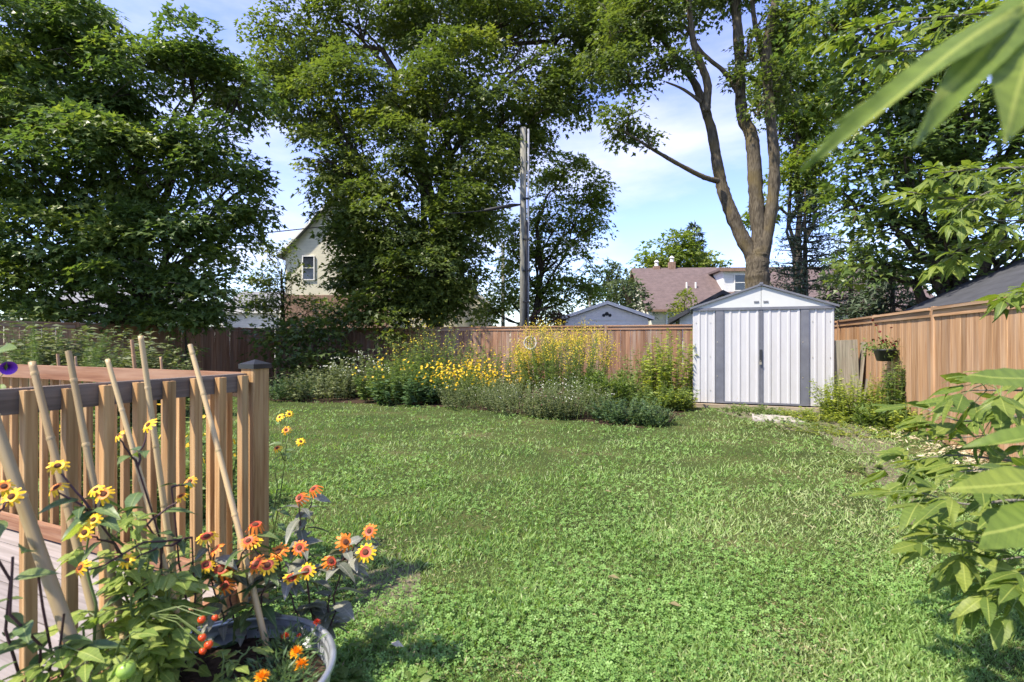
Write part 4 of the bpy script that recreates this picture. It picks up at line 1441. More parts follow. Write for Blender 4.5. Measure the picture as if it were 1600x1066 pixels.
herb('spirea_shrub', 'rounded golden green spirea bush at the shed corner', 1340, 8.95, .58, .88, 70, 40, .075, 'herb_lime', 'oval', cat='shrub')
herb('clematis_vine', 'leafy vine climbing the tan fence below the flower basket', 1408, 8.15, .24, 1.2, 34, 44, .085, 'herb_green', 'oval', cat='vine')
herb('weed_plant', 'yellow green weeds along the foot of the tan fence', 1420, 7.7, .42, .45, 40, 30, .08, 'herb_lime', 'oval')
herb('weed_plant', 'low creeping weeds before the shed corner and the spirea', 1275, 8.9, .5, .2, 46, 24, .06, 'herb_lime', 'oval')
herb('weed_plant', 'creeping weeds on the bare ground before the stone slab', 1235, 8.2, .75, .09, 40, 18, .045, 'herb_green', 'oval')
herb('weed_plant', 'scattered seedlings on the bare ground by the straw', 1320, 7.7, .7, .10, 40, 18, .045, 'herb_lime', 'oval')
herb('weed_plant', 'flat weeds spreading between the lawn and the sapling', 1375, 5.6, .6, .08, 40, 18, .04, 'herb_green', 'oval')
herb('weed_plant', 'small green weeds growing against the shed threshold', 1175, 9.75, .55, .14, 40, 22, .05, 'herb_green', 'oval')
herb('daylily_plant', 'wispy clump of arching leaves between spirea and vine', 1375, 8.0, .3, .4, 30, 24, .14, 'herb_green', 'lance', rise=1.0)

# plants beyond the deck
herb('asparagus_plant', 'feathery bright green asparagus behind the far deck rail', 82, 7.6, .7, 1.72, 40, 300, .085, 'feathery', 'needle', rise=.25, z0=.35, spread=2.2)
herb('vine_thicket', 'dark leafy thicket beyond the feathery asparagus', 15, 8.2, 1.2, 1.85, 90, 66, .16, 'herb_grey', 'oval', cat='shrub')
herb('vine_thicket', 'grey leaved shrub between the asparagus and the shaded fence', 160, 8.8, 1.1, 1.65, 80, 62, .15, 'herb_grey', 'oval', cat='shrub')
herb('vine_thicket', 'low green shrub under the shaded fence near the vine column', 250, 10.6, .9, .95, 50, 40, .10, 'herb_dark', 'oval', cat='shrub')
herb('balsam_plant', 'upright plant with star shaped leaf tips behind the far rail', 142, 5.3, .22, 1.32, 7, 34, .12, 'feathery', 'lance', rise=.5)
herb('sunflower_plant', 'leafy false sunflower with yellow blooms seen through the balusters', 300, 4.0, .35, .85, 22, 26, .09, 'herb_green', 'oval', (Y, 2, .05, .05, 'petal6', (.5, .7)))
herb('sunflower_plant', 'yellow flowered plant glimpsed behind the deck balusters near the bamboo', 190, 4.3, .4, .85, 26, 26, .09, 'herb_green', 'oval', (Y, 2, .05, .05, 'petal6', (.5, .6)))
herb('currant_plant', 'loose green shrub growing past the far end of the deck', 60, 5.6, .6, .95, 40, 34, .09, 'herb_green', 'oval')

# straw mulch under the tan fence and by the elder
Q = []
for _ in range(20):
    s = RNG.uniform(-4.2, .6)
    o = RF + V * float(s) - U * float(abs(RNG.normal(.25, .2)))
    Q.append(np.array(o)[None] + RNG.normal(size=(110, 3)) * np.array([.22, .22, .03]))
P = np.concatenate(Q)
P[:, 2] = np.abs(P[:, 2]) + .015
add('straw', leaf_mesh('straw', P, rdir(len(P)) * np.array([1, 1, .35]), rdir(len(P)) + np.array([0, 0, 1.0]), RNG.uniform(.03, .10, len(P)), 'lance', M['straw'], RNG.random(len(P))), kind='stuff')

# hanging basket on the tan fence
bp = RF + V * .70 - U * .16
bz = 1.04
t = thing('hanging_basket', 'black trough basket of dark red petunias hung on the tan fence', 'flower basket', bp + Vector((0, 0, bz)))
R_ = frame(bp + Vector((0, 0, bz)), V)
m = MB()
rings = [(.15, .09, 0), (.21, .13, .17), (.225, .145, .175), (.225, .145, .195), (.205, .125, .195), (.19, .11, .14)]
n0 = 0
for a, b, z in rings:
    for k in range(20):
        w = 2 * math.pi * k / 20
        m.v.append((a * math.copysign(abs(math.cos(w)) ** .6, math.cos(w)), b * math.copysign(abs(math.sin(w)) ** .6, math.sin(w)), z))
for i in range(len(rings) - 1):
    for k in range(20):
        m.f.append((i * 20 + k, i * 20 + (k + 1) % 20, (i + 1) * 20 + (k + 1) % 20, (i + 1) * 20 + k))
        m.m.append(0)
m.f.append(tuple(reversed(range(20))))
m.m.append(0)
m.f.append(tuple(range(100, 120)))
m.m.append(0)
m.build('trough', M['plastic_black'], t, True, M=R_)
MB().box((-.02, -.18, .12), (.02, -.13, .30)).build('hook', M['plastic_black'], t, M=R_)
pc = R_ @ Vector((0, 0, .18))
nn = 380
P = np.array(pc)[None] + RNG.normal(size=(nn, 3)) * np.array([.16, .16, .07]) + np.array([0, 0, .05])
o_ = thing('petunia_plant', 'trailing petunia with dark red blooms growing in the black basket', 'plant', pc)
add('leaves', leaf_mesh('leaves', P, rdir(nn), rdir(nn) + np.array([0, 0, .8]), RNG.uniform(.03, .07, nn), 'oval', M['herb_green'], RNG.random(nn)), o_, kind='stuff')
fl = MB()
fl.tube([(0, 0, 0), (0, 0, .02)], [.004, .03], 8, cap=False)
pm = leaf_mesh('petunia_flower', np.zeros((5, 3)), np.array([[math.cos(a), math.sin(a), .35] for a in [1.2566 * k for k in range(5)]]), np.tile([0, 0, 1.0], (5, 1)), np.full(5, .045), 'petal6', M['maroon_petal'], RNG.random(5))
for k in range(22):
    q = Vector((random.gauss(0, .21), random.gauss(-.03, .11), random.uniform(.0, .15)))
    if k < 4:
        q.z += random.uniform(.12, .3)
    st = R_ @ Vector((q.x * .5, q.y * .5, .18))
    en = pc + R_.to_3x3() @ q + Vector((0, 0, .06))
    MB().tube(bent(st, en, 3, .1, .1), .0025, 4, cap=False).build('stem', M['stem_green'], o_)
    add('flower', pm, o_, Matrix.Translation(en) @ Matrix.Rotation(random.uniform(0, 6), 4, 'Z') @ Matrix.Rotation(random.uniform(.3, 1.4), 4, 'X'))

# ================================================================== LAWN
def in_poly(x, y, poly):
    r = np.zeros(len(x), bool)
    n = len(poly)
    for i in range(n):
        x0, y0 = poly[i]
        x1, y1 = poly[(i + 1) % n]
        c = ((y0 > y) != (y1 > y)) & (x < (x1 - x0) * (y - y0) / (y1 - y0 + 1e-12) + x0)
        r ^= c
    return r


def soft(x, y, s, seed):
    """smooth value noise for patches, about -1..1"""
    r = np.random.default_rng(seed)
    v = np.zeros_like(x)
    for k in range(9):
        a = r.uniform(0, 6.283)
        f = s * r.uniform(.5, 1.8)
        v += np.sin((x * math.cos(a) + y * math.sin(a)) * f + r.uniform(0, 6.28)) / 3
    return v


SHEDP = [tuple((SHED + U * a + V * b).xy) for a, b in ((-.12, -.16), (2.66, -.16), (2.66, 2.4), (-.12, 2.4))]
DECKP = [tuple((DPOST + DU * a + DV * b).xy) for a, b in ((.0, .06), (.0, -3.6), (-4.3, -3.6), (-4.3, .06))]
YARD = [tuple((RF - V * 9 - U * .05).xy), tuple((C_R - U * .05).xy), tuple(C_L.xy), tuple((C_L - V * 18).xy)]
TUB = Vector((-.945, 1.66, 0))
TUB_R, TUB_H = .345, .30


def lawn_points(n, near, far, falloff):
    u = RNG.random(n)
    d = 1 / ((1 / near) ** falloff * (1 - u) + (1 / far) ** falloff * u) ** (1 / falloff)
    x = RNG.uniform(-1.12, 1.12, n) * (d + .6)
    ok = in_poly(x, d, YARD) & ~in_poly(x, d, SHEDP) & ~in_poly(x, d, DECKP) & ~in_poly(x, d, BED)
    ok &= (x - TUB.x) ** 2 + (d - TUB.y) ** 2 > (TUB_R + .02) ** 2
    return x[ok], d[ok]


def dry_amount(x, y):
    """bare, trodden ground before the shed, along the tan fence and beside the tub"""
    v = np.zeros_like(x)
    for px, d, rx, ry, a in ((1180, 9.3, 1.9, .8, .75), (1290, 7.6, .9, 1.4, .75), (1360, 5.4, .7, 1.9, .8), (1420, 3.6, .6, 1.2, .6), (600, 3.3, .35, .45, .8), (640, 2.35, .25, .3, .8), (880, 7.2, 1.0, .3, .4), (1250, 2.3, .25, .2, .6), (800, 2.15, .2, .12, .6)):
        c = gnd(px, d)
        v = np.maximum(v, a * np.exp(-((x - c.x) / rx) ** 2 - ((y - c.y) / ry) ** 2))
    return v


x, y = lawn_points(375000, 1.0, 16.5, 1.0)
dry = dry_amount(x, y)
pat = soft(x, y, 1.3, 4) * .5 + soft(x, y, 3.0, 5) * .5 + soft(x, y, 7, 6) * .4
keep = RNG.random(len(x)) > dry * .42 * np.clip(1 + soft(x, y, 6, 31), 0, 1.6)
x, y, dry, pat = x[keep], y[keep], dry[keep], pat[keep]
n = len(x)
print('grass', n)
tuft = soft(x, y, 5.0, 9)
hgt = (.028 + .0045 * np.clip(y - 2, 0, 6) ** .8) * RNG.uniform(.6, 1.35, n) * (1 + .35 * np.clip(tuft, -1, 1))
ang = RNG.uniform(0, 6.283, n)
tilt = RNG.uniform(.25, 1.5, n)
D_ = np.stack([np.cos(ang) * tilt, np.sin(ang) * tilt, np.ones(n)], 1)
wv = RNG.uniform(0, 6.283, n)
N_ = np.stack([np.cos(wv), np.sin(wv), .3 * np.ones(n)], 1)
rnd = .40 + .26 * pat + RNG.normal(0, .16, n) + dry * .5
rnd = np.where(RNG.random(n) < .035, .95, np.clip(rnd, 0, .86))
P = np.stack([x, y, np.zeros(n)], 1)
grass = add('grass', leaf_mesh('grass', P, D_, N_, hgt * 1.12, 'blade', M['grass'], rnd), kind='stuff')
grass['label'] = 'short green lawn grass covering the yard'

x, y = lawn_points(170000, 1.0, 13, 1.0)
dry = dry_amount(x, y)
pat = soft(x, y, 3.0, 21) + .5 * soft(x, y, 8, 22)
keep = (RNG.random(len(x)) < np.clip(.42 + .5 * pat, .06, .95)) & (RNG.random(len(x)) > dry * .45)
x, y, pat, dry = x[keep], y[keep], pat[keep], dry[keep]
n = len(x)
print('clover', n)
P = np.stack([x, y, RNG.uniform(.018, .05, n)], 1)
N_ = RNG.normal(size=(n, 3)) * .38 + np.array([0, 0, 1.0])
ang = RNG.uniform(0, 6.283, n)
D_ = np.stack([np.cos(ang), np.sin(ang), np.zeros(n)], 1)
D_ = D_ - nrm(N_) * (D_ * nrm(N_)).sum(1, keepdims=True)
cl = add('clover', leaf_mesh('clover', P, D_, N_, (.013 + .0018 * y) * RNG.uniform(.7, 1.4, n) * 1.25, 'clover', M['clover'], .4 + .15 * pat + RNG.normal(0, .2, n)), kind='stuff')
cl['label'] = 'small clover leaves mixed through the lawn'

# dead stems and thatch where the lawn is thin
x, y = lawn_points(90000, 1.2, 11, 1.0)
dry = dry_amount(x, y)
keep = RNG.random(len(x)) < dry * .9 + .05
x, y = x[keep], y[keep]
n = len(x)
P = np.stack([x, y, RNG.uniform(.006, .03, n)], 1)
D_ = rdir(n) * np.array([1, 1, .3])
th = add('thatch', leaf_mesh('thatch', P, D_, rdir(n) + np.array([0, 0, 1.0]), (.018 + .003 * y) * RNG.uniform(.6, 1.4, n), 'lance', M['dry'], RNG.random(n)), kind='stuff')
th['label'] = 'dry grass stems where the lawn is worn'

# fallen leaves on the lawn
for k, (px, d, lab) in enumerate(((944, 1096 / (776 - 533), 'curled brown leaf fallen in the middle of the lawn'), (1044, 1096 / (958 - 533), 'small tan leaf fallen on the clover'), (950, 1096 / (914 - 533), 'dry pale leaf lying among the clover'), (612, 1096 / (1022 - 533), 'pale round leaf lying beside the galvanised tub'))):
    mt = 'white_petal' if k == 3 else 'dry'
    p = np.array(gnd(px, d)) + np.array([0, 0, .05])
    o = add('fallen_leaf', leaf_mesh('fallen_leaf', p[None].repeat(2, 0), np.array([[.8, -.5, .15], [.6, -.75, .25]]), np.array([[0, -.3, 1.0], [.2, -.2, 1.0]]), np.array([.07, .06]), 'oval', M['straw'] if k == 3 else M[mt], np.array([.2 if k < 3 else .9] * 2)))
    tag(o, lab, 'leaf')

# ================================================================== FOREGROUND: TUB, CANES, FLOWERS, ELDER
def near_leaf(name, w, mat, seg=6, serr=0.0, droop=.18, fold=.12, wide=.38, cup=0.0, twist=.0):
    """one leaf, base at origin, tip at y=1, pieces on both sides of the midrib"""
    m = MB()
    rows = []
    for i in range(seg + 1):
        s = i / seg
        if s < wide:
            ww = w * math.sin(math.pi / 2 * (s / wide)) ** .8
        else:
            ww = w * (1 - ((s - wide) / (1 - wide)) ** 1.5)
        ww *= 1 + (serr if i % 2 else -serr)
        z = -droop * s * s + cup * math.sin(math.pi * s)
        row = []
        for k in (-1, -.5, 0, .5, 1):
            xx = ww * k
            row.append((xx + twist * s * s, s, z + fold * abs(k) * ww / w * .5 + .015 * math.sin(7 * s + 2 * k)))
        rows.append(row)
    for r in rows:
        m.v += r
    for i in range(seg):
        for k in range(4):
            a = i * 5 + k
            m.f.append((a, a + 1, a + 6, a + 5))
            m.m.append(0)
    return m.mesh(name, mat, True)


EL = [near_leaf('elder_leaf', .20, M['elder_leaf'], 10, .04, .22, .05, .36), near_leaf('elder_leaf', .17, M['elder_leaf'], 10, .05, .38, .07, .40, .04, .10),
      near_leaf('elder_leaf', .23, M['elder_leaf'], 10, .06, .10, .02, .42, 0, -.08), near_leaf('elder_leaf', .15, M['elder_leaf'], 10, .05, .30, .08, .33, .06, -.12),
      near_leaf('elder_leaf', .21, M['elder_leaf'], 10, .08, .05, .04, .38, -.04, .05)]
TL = [near_leaf('tomato_leaf', .26, M['tomato_leaf'], 6, .12, .3, .1, .35), near_leaf('tomato_leaf', .30, M['tomato_leaf'], 6, .08, .15, .08, .42, .04)]
HL = [near_leaf('helio_leaf', .22, M['helio_leaf'], 6, .04, .35, .16, .3), near_leaf('helio_leaf', .25, M['helio_leaf'], 6, .05, .2, .1, .34, .05)]
HG = [near_leaf('helio_leaf', .20, M['helio_green'], 6, .04, .35, .16, .3), near_leaf('helio_leaf', .23, M['helio_green'], 6, .05, .2, .1, .34, .05)]
WL = [near_leaf('weed_leaf', .34, M['weed_leaf'], 6, .06, .2, .1, .5)]


def put_leaf(parent, meshes, p, d, n, s, name='leaf'):
    d = Vector(d).normalized()
    n = Vector(n)
    x = d.cross(n)
    if x.length < 1e-4:
        x = d.cross(Vector((0, 1, .1)))
    x.normalize()
    z = x.cross(d)
    Mx = Matrix((x, d, z)).transposed().to_4x4() @ Matrix.Diagonal((s, s, s, 1))
    Mx.translation = p
    return add(name, random.choice(meshes), parent, Mx)


def rv(s=1.0):
    return Vector((random.gauss(0, s), random.gauss(0, s), random.gauss(0, s)))


# --- galvanised tub
t = thing('galvanised_tub', 'round galvanised steel tub planter beside the deck railing', 'planter', TUB)
MT = Matrix.Translation(TUB)
prof = [(TUB_R - .02, 0)]
for k in range(9):
    prof.append((TUB_R - .012 + .006 * math.sin(k * 2.1), .02 + k * .03))
prof += [(TUB_R - .005, TUB_H - .02)]
MB().lathe(prof + [(TUB_R - .012, TUB_H - .015), (TUB_R - .022, .05)], seg=56).build('wall', M['galvanised'], t, True, M=MT)
MB().tube([(TUB_R * math.cos(a), TUB_R * math.sin(a), TUB_H - .012) for a in [2 * math.pi * k / 56 for k in range(57)]], .012, 8, cap=False).build('rim', M['galvanised'], t, True, M=MT)
so = MB()
for i in range(9):
    for k in range(28):
        r = (TUB_R - .02) * i / 8
        w = 2 * math.pi * k / 28
        so.v.append((r * math.cos(w), r * math.sin(w), TUB_H - .085 + random.uniform(-.012, .012)))
for i in range(8):
    for k in range(28):
        so.f.append((i * 28 + k, (i + 1) * 28 + k, (i + 1) * 28 + (k + 1) % 28, i * 28 + (k + 1) % 28))
        so.m.append(0)
so.build('soil', M['soil'], t, M=MT)

# --- bamboo canes
def cane(label, top, bot, r, group='bamboo canes along the railing', name='bamboo_cane', mat='bamboo'):
    top, bot = Vector(top), Vector(bot)
    Lc = (top - bot).length
    r *= .84
    t = thing(name, label, 'cane', bot, group)
    ax = (top - bot).normalized()
    q = ax.to_track_quat('Z', 'X').to_matrix().to_4x4()
    q.translation = bot
    pts, rr = [], []
    z = 0
    nodes = []
    nxt = .12
    bow = random.uniform(-.012, .012)
    while z < Lc:
        pts.append((bow * math.sin(math.pi * z / Lc), 0, z))
        rr.append(r * (1.12 - .24 * z / Lc))
        if z + .02 > nxt:
            nodes.append(len(pts) - 1)
            nxt += random.uniform(.17, .26)
        z += .02
    pts.append((0, 0, Lc))
    rr.append(r * .88)
    MB().tube(pts, rr, 12).build('culm', M[mat], t, True, M=q)
    for i in nodes:
        p = Vector(pts[i])
        MB().tube([p + Vector((0, 0, -.006)), p, p + Vector((0, 0, .006))], [rr[i] * 1.02, rr[i] * 1.16, rr[i] * 1.02], 12, cap=False).build('node', M[mat], t, True, M=q)
    return t


cane('thick bamboo cane leaning furthest from the capped post, sixth along', at(-14, 640, 1.42), at(142, 1085, 1.36), .0185)
cane('bamboo cane with two clear knots, fifth along from the capped post', at(50, 566, 1.66), at(176, 1075, 1.52), .0135)
cane('bamboo cane fourth along from the capped post, crossing two balusters', at(107, 549, 1.72), at(205, 1045, 1.60), .0125)
cane('thin bamboo cane third along from the capped post, ending just above the rail', at(168, 562, 1.85), at(283, 985, 1.70), .0105)
cane('tallest bamboo cane, second along from the capped post', at(220, 525, 1.92), at(283, 985, 1.88), .0125)
cane('bamboo cane planted in the tub and leaning across the balusters by the capped post', at(297, 539, 2.12), at(424, 1042, 1.86), .0125)
for px, y0, y1, d_, lab, r in ((206, 531, 590, 3.3, 'reddish wooden stake standing behind the tallest bamboo cane', .014), (251, 558, 600, 3.2, 'short pale stake just behind the rail beside the tallest cane', .009),
                               (118, 557, 600, 3.6, 'short pale stake behind the far rail beside the fourth cane', .010), (90, 553, 600, 3.9, 'short brown stake among the asparagus stems', .013)):
    cane(lab, at(px, y0, d_), gnd(px + 30, d_), r, 'stakes behind the far rail', 'garden_stake', 'stake')

# --- daisies
def daisy(name, r, np_, mats, two_tone, petal_w=.30, droop=.15):
    m = MB()
    for k in range(np_):
        a = 2 * math.pi * k / np_ + random.uniform(-.08, .08)
        rr = r * random.uniform(.88, 1.06)
        w = petal_w * r * random.uniform(.85, 1.1)
        ca, sa = math.cos(a), math.sin(a)
        dz = random.uniform(-.15, .1) * r

        def pt(s, o, z):
            return (ca * s - sa * o, sa * s + ca * o, z)
        b = [pt(.2 * r, -w * .3, 0), pt(.2 * r, w * .3, 0)]
        mid = [pt(.55 * rr, -w * .5, .06 * r), pt(.55 * rr, w * .5, .06 * r)]
        e = [pt(.9 * rr, -w * .32, -droop * r + dz), pt(rr, 0, -droop * r * 1.2 + dz), pt(.9 * rr, w * .32, -droop * r + dz)]
        m.poly([b[0], mid[0], mid[1], b[1]], 1 if two_tone else 0)
        m.poly([mid[0], e[0], e[1], e[2], mid[1]], 0)
    n0 = len(m.v)
    for rr, z in ((.30 * r, 0), (.29 * r, .09 * r), (.2 * r, .16 * r)):
        for k in range(10):
            w = 2 * math.pi * k / 10
            m.v.append((rr * math.cos(w), rr * math.sin(w), z))
    for i in range(2):
        for k in range(10):
            m.f.append((n0 + i * 10 + k, n0 + i * 10 + (k + 1) % 10, n0 + (i + 1) * 10 + (k + 1) % 10, n0 + (i + 1) * 10 + k))
            m.m.append(2)
    m.f.append(tuple(n0 + 20 + k for k in range(10)))
    m.m.append(2)
    return m.mesh(name, [M[x] for x in mats])


D_OR = [daisy('flower', 1, 13, ['petal_yellow', 'petal_red', 'disc_brown'], True), daisy('flower', 1, 12, ['petal_orange', 'petal_red', 'disc_brown'], True),
        daisy('flower', 1, 12, ['petal_orange', 'petal_orange', 'disc_brown'], True), daisy('flower', 1, 11, ['petal_orange', 'petal_red', 'disc_brown'], True, .28, .5)]
D_YE = [daisy('flower', 1, 10, ['petal_yellow', 'petal_yellow', 'disc_brown'], True, .34), daisy('flower', 1, 11, ['petal_yellow', 'petal_orange', 'disc_brown'], True, .30, .3)]


def put_flower(parent, mesh, p, face, s):
    q = Vector(face).normalized().to_track_quat('Z', 'Y').to_matrix().to_4x4()
    q = q @ Matrix.Rotation(random.uniform(0, 6.28), 4, 'Z') @ Matrix.Diagonal((s, s, s, 1))
    q.translation = p
    return add('flower', mesh, parent, q)


def flower_plant(name, label, base, fork, flowers, leafset, dset, stem_mat, pairs, lsize, fsize, extra=0):
    """stems rise from base to fork points, then to every flower; opposite leaf pairs on the way"""
    t = thing(name, label, 'plant', base)
    forks = [Vector(f) for f in fork]
    for f in forks:
        MB().tube(bent(base, f, 6, .03, .1), [.0045, .0042, .004, .0038, .0035, .0032, .003], 6, cap=False).build('stem', M[stem_mat], t, True)
    for (p, kind) in flowers:
        p = Vector(p)
        f = min(forks, key=lambda q: (q - p).length + (0 if q.z < p.z else .3))
        pts = bent(f, p - Vector((0, 0, .012)), 6, .05, .12)
        MB().tube(pts, [.004, .0038, .0035, .003, .0028, .0025, .0022], 6, cap=False).build('stem', M[stem_mat], t, True)
        face = Vector((random.gauss(.1, .35), -.75 + random.gauss(0, .25), .75))
        put_flower(t, dset[kind], p, face, fsize * random.uniform(.85, 1.12))
        L = (p - f).length
        np_ = max(1, int(pairs * L / .12))
        for k in range(np_):
            s = (k + .4) / np_
            q = f.lerp(p, s * .93)
            a = random.uniform(0, 3.14)
            for sg in (1, -1):
                d = Vector((math.cos(a) * sg, math.sin(a) * sg - .25, random.uniform(-.35, .25)))
                put_leaf(t, leafset, q + d * .006, d, Vector((0, 0, 1)) + rv(.3), lsize * random.uniform(.65, 1.2))
    for _ in range(extra):
        f = random.choice(forks)
        q = base.lerp(f, random.uniform(.35, 1.0)) + rv(.012)
        a = random.uniform(0, 6.28)
        d = Vector((math.cos(a), math.sin(a), random.uniform(-.4, .3)))
        put_leaf(t, leafset, q, d, Vector((0, 0, 1)) + rv(.3), lsize * random.uniform(.8, 1.3))
    return t


# bronze leaved false sunflower behind the tub
fl = [(468, 778, 2.15, 3), (490, 764, 2.25, 3), (540, 847, 2.05, 2), (577, 830, 2.08, 1), (571, 863, 2.0, 0), (517, 877, 2.0, 3), (468, 856, 2.02, 1), (456, 903, 1.95, 0), (479, 892, 1.97, 0), (435, 862, 2.0, 2)]
flower_plant('false_sunflower', 'bronze leaved false sunflower with orange red daisies behind the tub', gnd(505, 2.14), [at(478, 900, 2.1), at(515, 930, 2.08), at(470, 850, 2.16), at(535, 880, 2.08), at(440, 910, 2.05)],
             [(at(a, b, c), k) for a, b, c, k in fl], HL, D_OR, 'stem_dark', 3.0, .105, .039, 46)
fl = [(323, 838, 1.9, 0), (337, 858, 1.88, 1), (322, 883, 1.84, 0), (345, 890, 1.86, 3), (356, 893, 1.88, 3), (388, 845, 1.92, 1), (396, 847, 1.93, 0), (401, 881, 1.88, 1), (418, 883, 1.88, 0), (399, 820, 2.0, 3), (352, 915, 1.84, 3)]
flower_plant('false_sunflower', 'dark stemmed false sunflower with orange daisies in front of the post', gnd(372, 2.02), [at(330, 905, 1.93), at(365, 900, 1.95), at(395, 920, 1.95), at(420, 905, 1.96)],
             [(at(a, b, c), k) for a, b, c, k in fl], HL + HG, D_OR, 'stem_dark', 2.6, .095, .038, 40)
# yellow flowered plants along the railing
fl = [(90, 728, 1.5, 0), (88, 762, 1.48, 1), (150, 765, 1.5, 0), (162, 772, 1.5, 1), (132, 832, 1.45, 0), (146, 812, 1.47, 0), (126, 887, 1.4, 1), (186, 680, 1.62, 0), (232, 664, 1.7, 0), (198, 876, 1.5, 0), (297, 752, 1.78, 1), (283, 775, 1.74, 1)]
flower_plant('false_sunflower', 'purple stemmed false sunflower with yellow daisies in front of the balusters', gnd(305, 1.85), [at(300, 840, 1.78), at(268, 762, 1.74), at(215, 730, 1.66), at(230, 820, 1.66), at(180, 850, 1.55), at(150, 810, 1.52)],
             [(at(a, b, c), k) for a, b, c, k in fl], HG, D_YE, 'stem_dark', 1.1, .085, .027, 16)
fl = [(18, 776, 1.35, 0), (6, 760, 1.3, 1)]
flower_plant('false_sunflower', 'dark leaved plant with a lone yellow daisy by the thick bamboo cane', gnd(95, 1.42), [at(60, 900, 1.32), at(20, 870, 1.28), at(-30, 830, 1.25), at(100, 960, 1.3)],
             [(at(a, b, c), k) for a, b, c, k in fl], HG, D_YE, 'stem_dark', 1.4, .09, .027, 36)
fl = [(437, 652, 3.2, 0), (452, 647, 3.3, 0), (470, 690, 3.0, 0), (433, 700, 2.9, 1), (447, 672, 3.1, 1)]
flower_plant('false_sunflower', 'thin yellow flowered stems leaning out past the capped post', gnd(425, 3.2), [at(430, 740, 3.1), at(445, 720, 3.1)],
             [(at(a, b, c), k) for a, b, c, k in fl], HG, D_YE, 'stem_green', .8, .07, .03, 6)

# tomatoes
def tomato(label, base, tops, nleaf, spread, fruits, size=.058):
    t = thing('tomato_plant', label, 'plant', base)
    vines = []
    for tp in tops:
        pts = bent(base, tp, 8, .08, .15)
        vines.append(pts)
        MB().tube(pts, [.006 - .0004 * i for i in range(9)], 6, cap=False).build('stem', M['stem_green'], t, True)
    k = 0
    while k < nleaf:
        v = random.choice(vines)
        i = random.randint(2, 7)
        q = v[i].lerp(v[i + 1], random.random())
        a = random.uniform(0, 6.283)
        d = Vector((math.cos(a), math.sin(a), random.uniform(-.2, .35))).normalized()
        Ls = spread * random.uniform(.6, 1.2)
        e = q + d * Ls - Vector((0, 0, .25 * Ls))
        MB().tube([q, q.lerp(e, .5) + Vector((0, 0, .015)), e], [.0022, .0018, .001], 4, cap=False).build('petiole', M['stem_green'], t)
        sd = d.cross(Vector((0, 0, 1))).normalized()
        for s, off in ((1.0, 0), (.72, 1), (.72, -1), (.42, 1), (.42, -1)):
            pp = q.lerp(e, s) + Vector((0, 0, .012 * (1 - s)))
            dd = d + sd * off * 1.1 + Vector((0, 0, -.2)) + rv(.12)
            put_leaf(t, TL, pp, dd, Vector((0, 0, 1)) + rv(.3), size * random.uniform(.75, 1.25) * (1.15 if off == 0 else .9))
            k += 1
    for p, r, mt in fruits:
        m = MB().lathe([(.0, -r), (r * .6, -r * .82), (r * .95, -r * .3), (r, .1 * r), (r * .8, .6 * r), (r * .35, .86 * r), (0, .8 * r)], seg=14)
        fr_ = m.build('fruit', M[mt], t, True, M=Matrix.Translation(p))
        cx = leaf_mesh('calyx', np.tile([0, 0, .82 * r], (5, 1)), np.array([[math.cos(a), math.sin(a), .1] for a in [1.2566 * j for j in range(5)]]), np.tile([0, 0, 1.0], (5, 1)), np.full(5, r * .9), 'lance', M['herb_green'], np.full(5, .5))
        add('calyx', cx, fr_, Matrix.Translation(p))
        st = min((w for v in vines for w in v), key=lambda w: (w - p).length)
        MB().tube([p + Vector((0, 0, r * .8)), (p + st) / 2 + Vector((0, 0, .03)), st], .0016, 4, cap=False).build('truss', M['stem_green'], t)
    return t


tomato('tomato plant with red cherry fruit spilling over the edge of the tub', TUB + Vector((-.2, -.05, TUB_H - .08)),
       [at(235, 850, 1.62), at(270, 880, 1.62), at(205, 930, 1.55), at(235, 960, 1.52), at(195, 1000, 1.48), at(260, 920, 1.6)], 300, .10,
       [(at(315, 968, 1.5), .011, 'tomato_red'), (at(316, 996, 1.48), .011, 'tomato_red'), (at(326, 1007, 1.48), .012, 'tomato_red'), (at(317, 1017, 1.48), .010, 'tomato_red'), (at(336, 965, 1.52), .009, 'tomato_red')])
tomato('pale leaved tomato plant with a green fruit at the foot of the bamboo canes', gnd(175, 1.55) + Vector((0, 0, .02)),
       [at(60, 1010, 1.3), at(130, 980, 1.35), at(190, 1000, 1.35), at(120, 1050, 1.28), at(215, 1030, 1.36), at(140, 830, 1.5)], 250, .09,
       [(at(197, 1047, 1.3), .022, 'tomato_green'), (at(183, 1052, 1.32), .016, 'tomato_green')], .055)
tomato('low seedling leaves growing in the dark soil of the tub', TUB + Vector((.0, -.02, TUB_H - .08)),
       [at(390, 1010, 1.72), at(350, 1030, 1.66), at(410, 1045, 1.66), at(375, 1060, 1.6)], 55, .05, [], .042)
tomato('lush green tomato growth between the balusters and the tub', gnd(250, 1.78),
       [at(200, 800, 1.72), at(250, 850, 1.72), at(300, 880, 1.78), at(225, 900, 1.66), at(165, 860, 1.6), at(330, 900, 1.85), at(170, 800, 1.66)], 285, .11, [], .06)

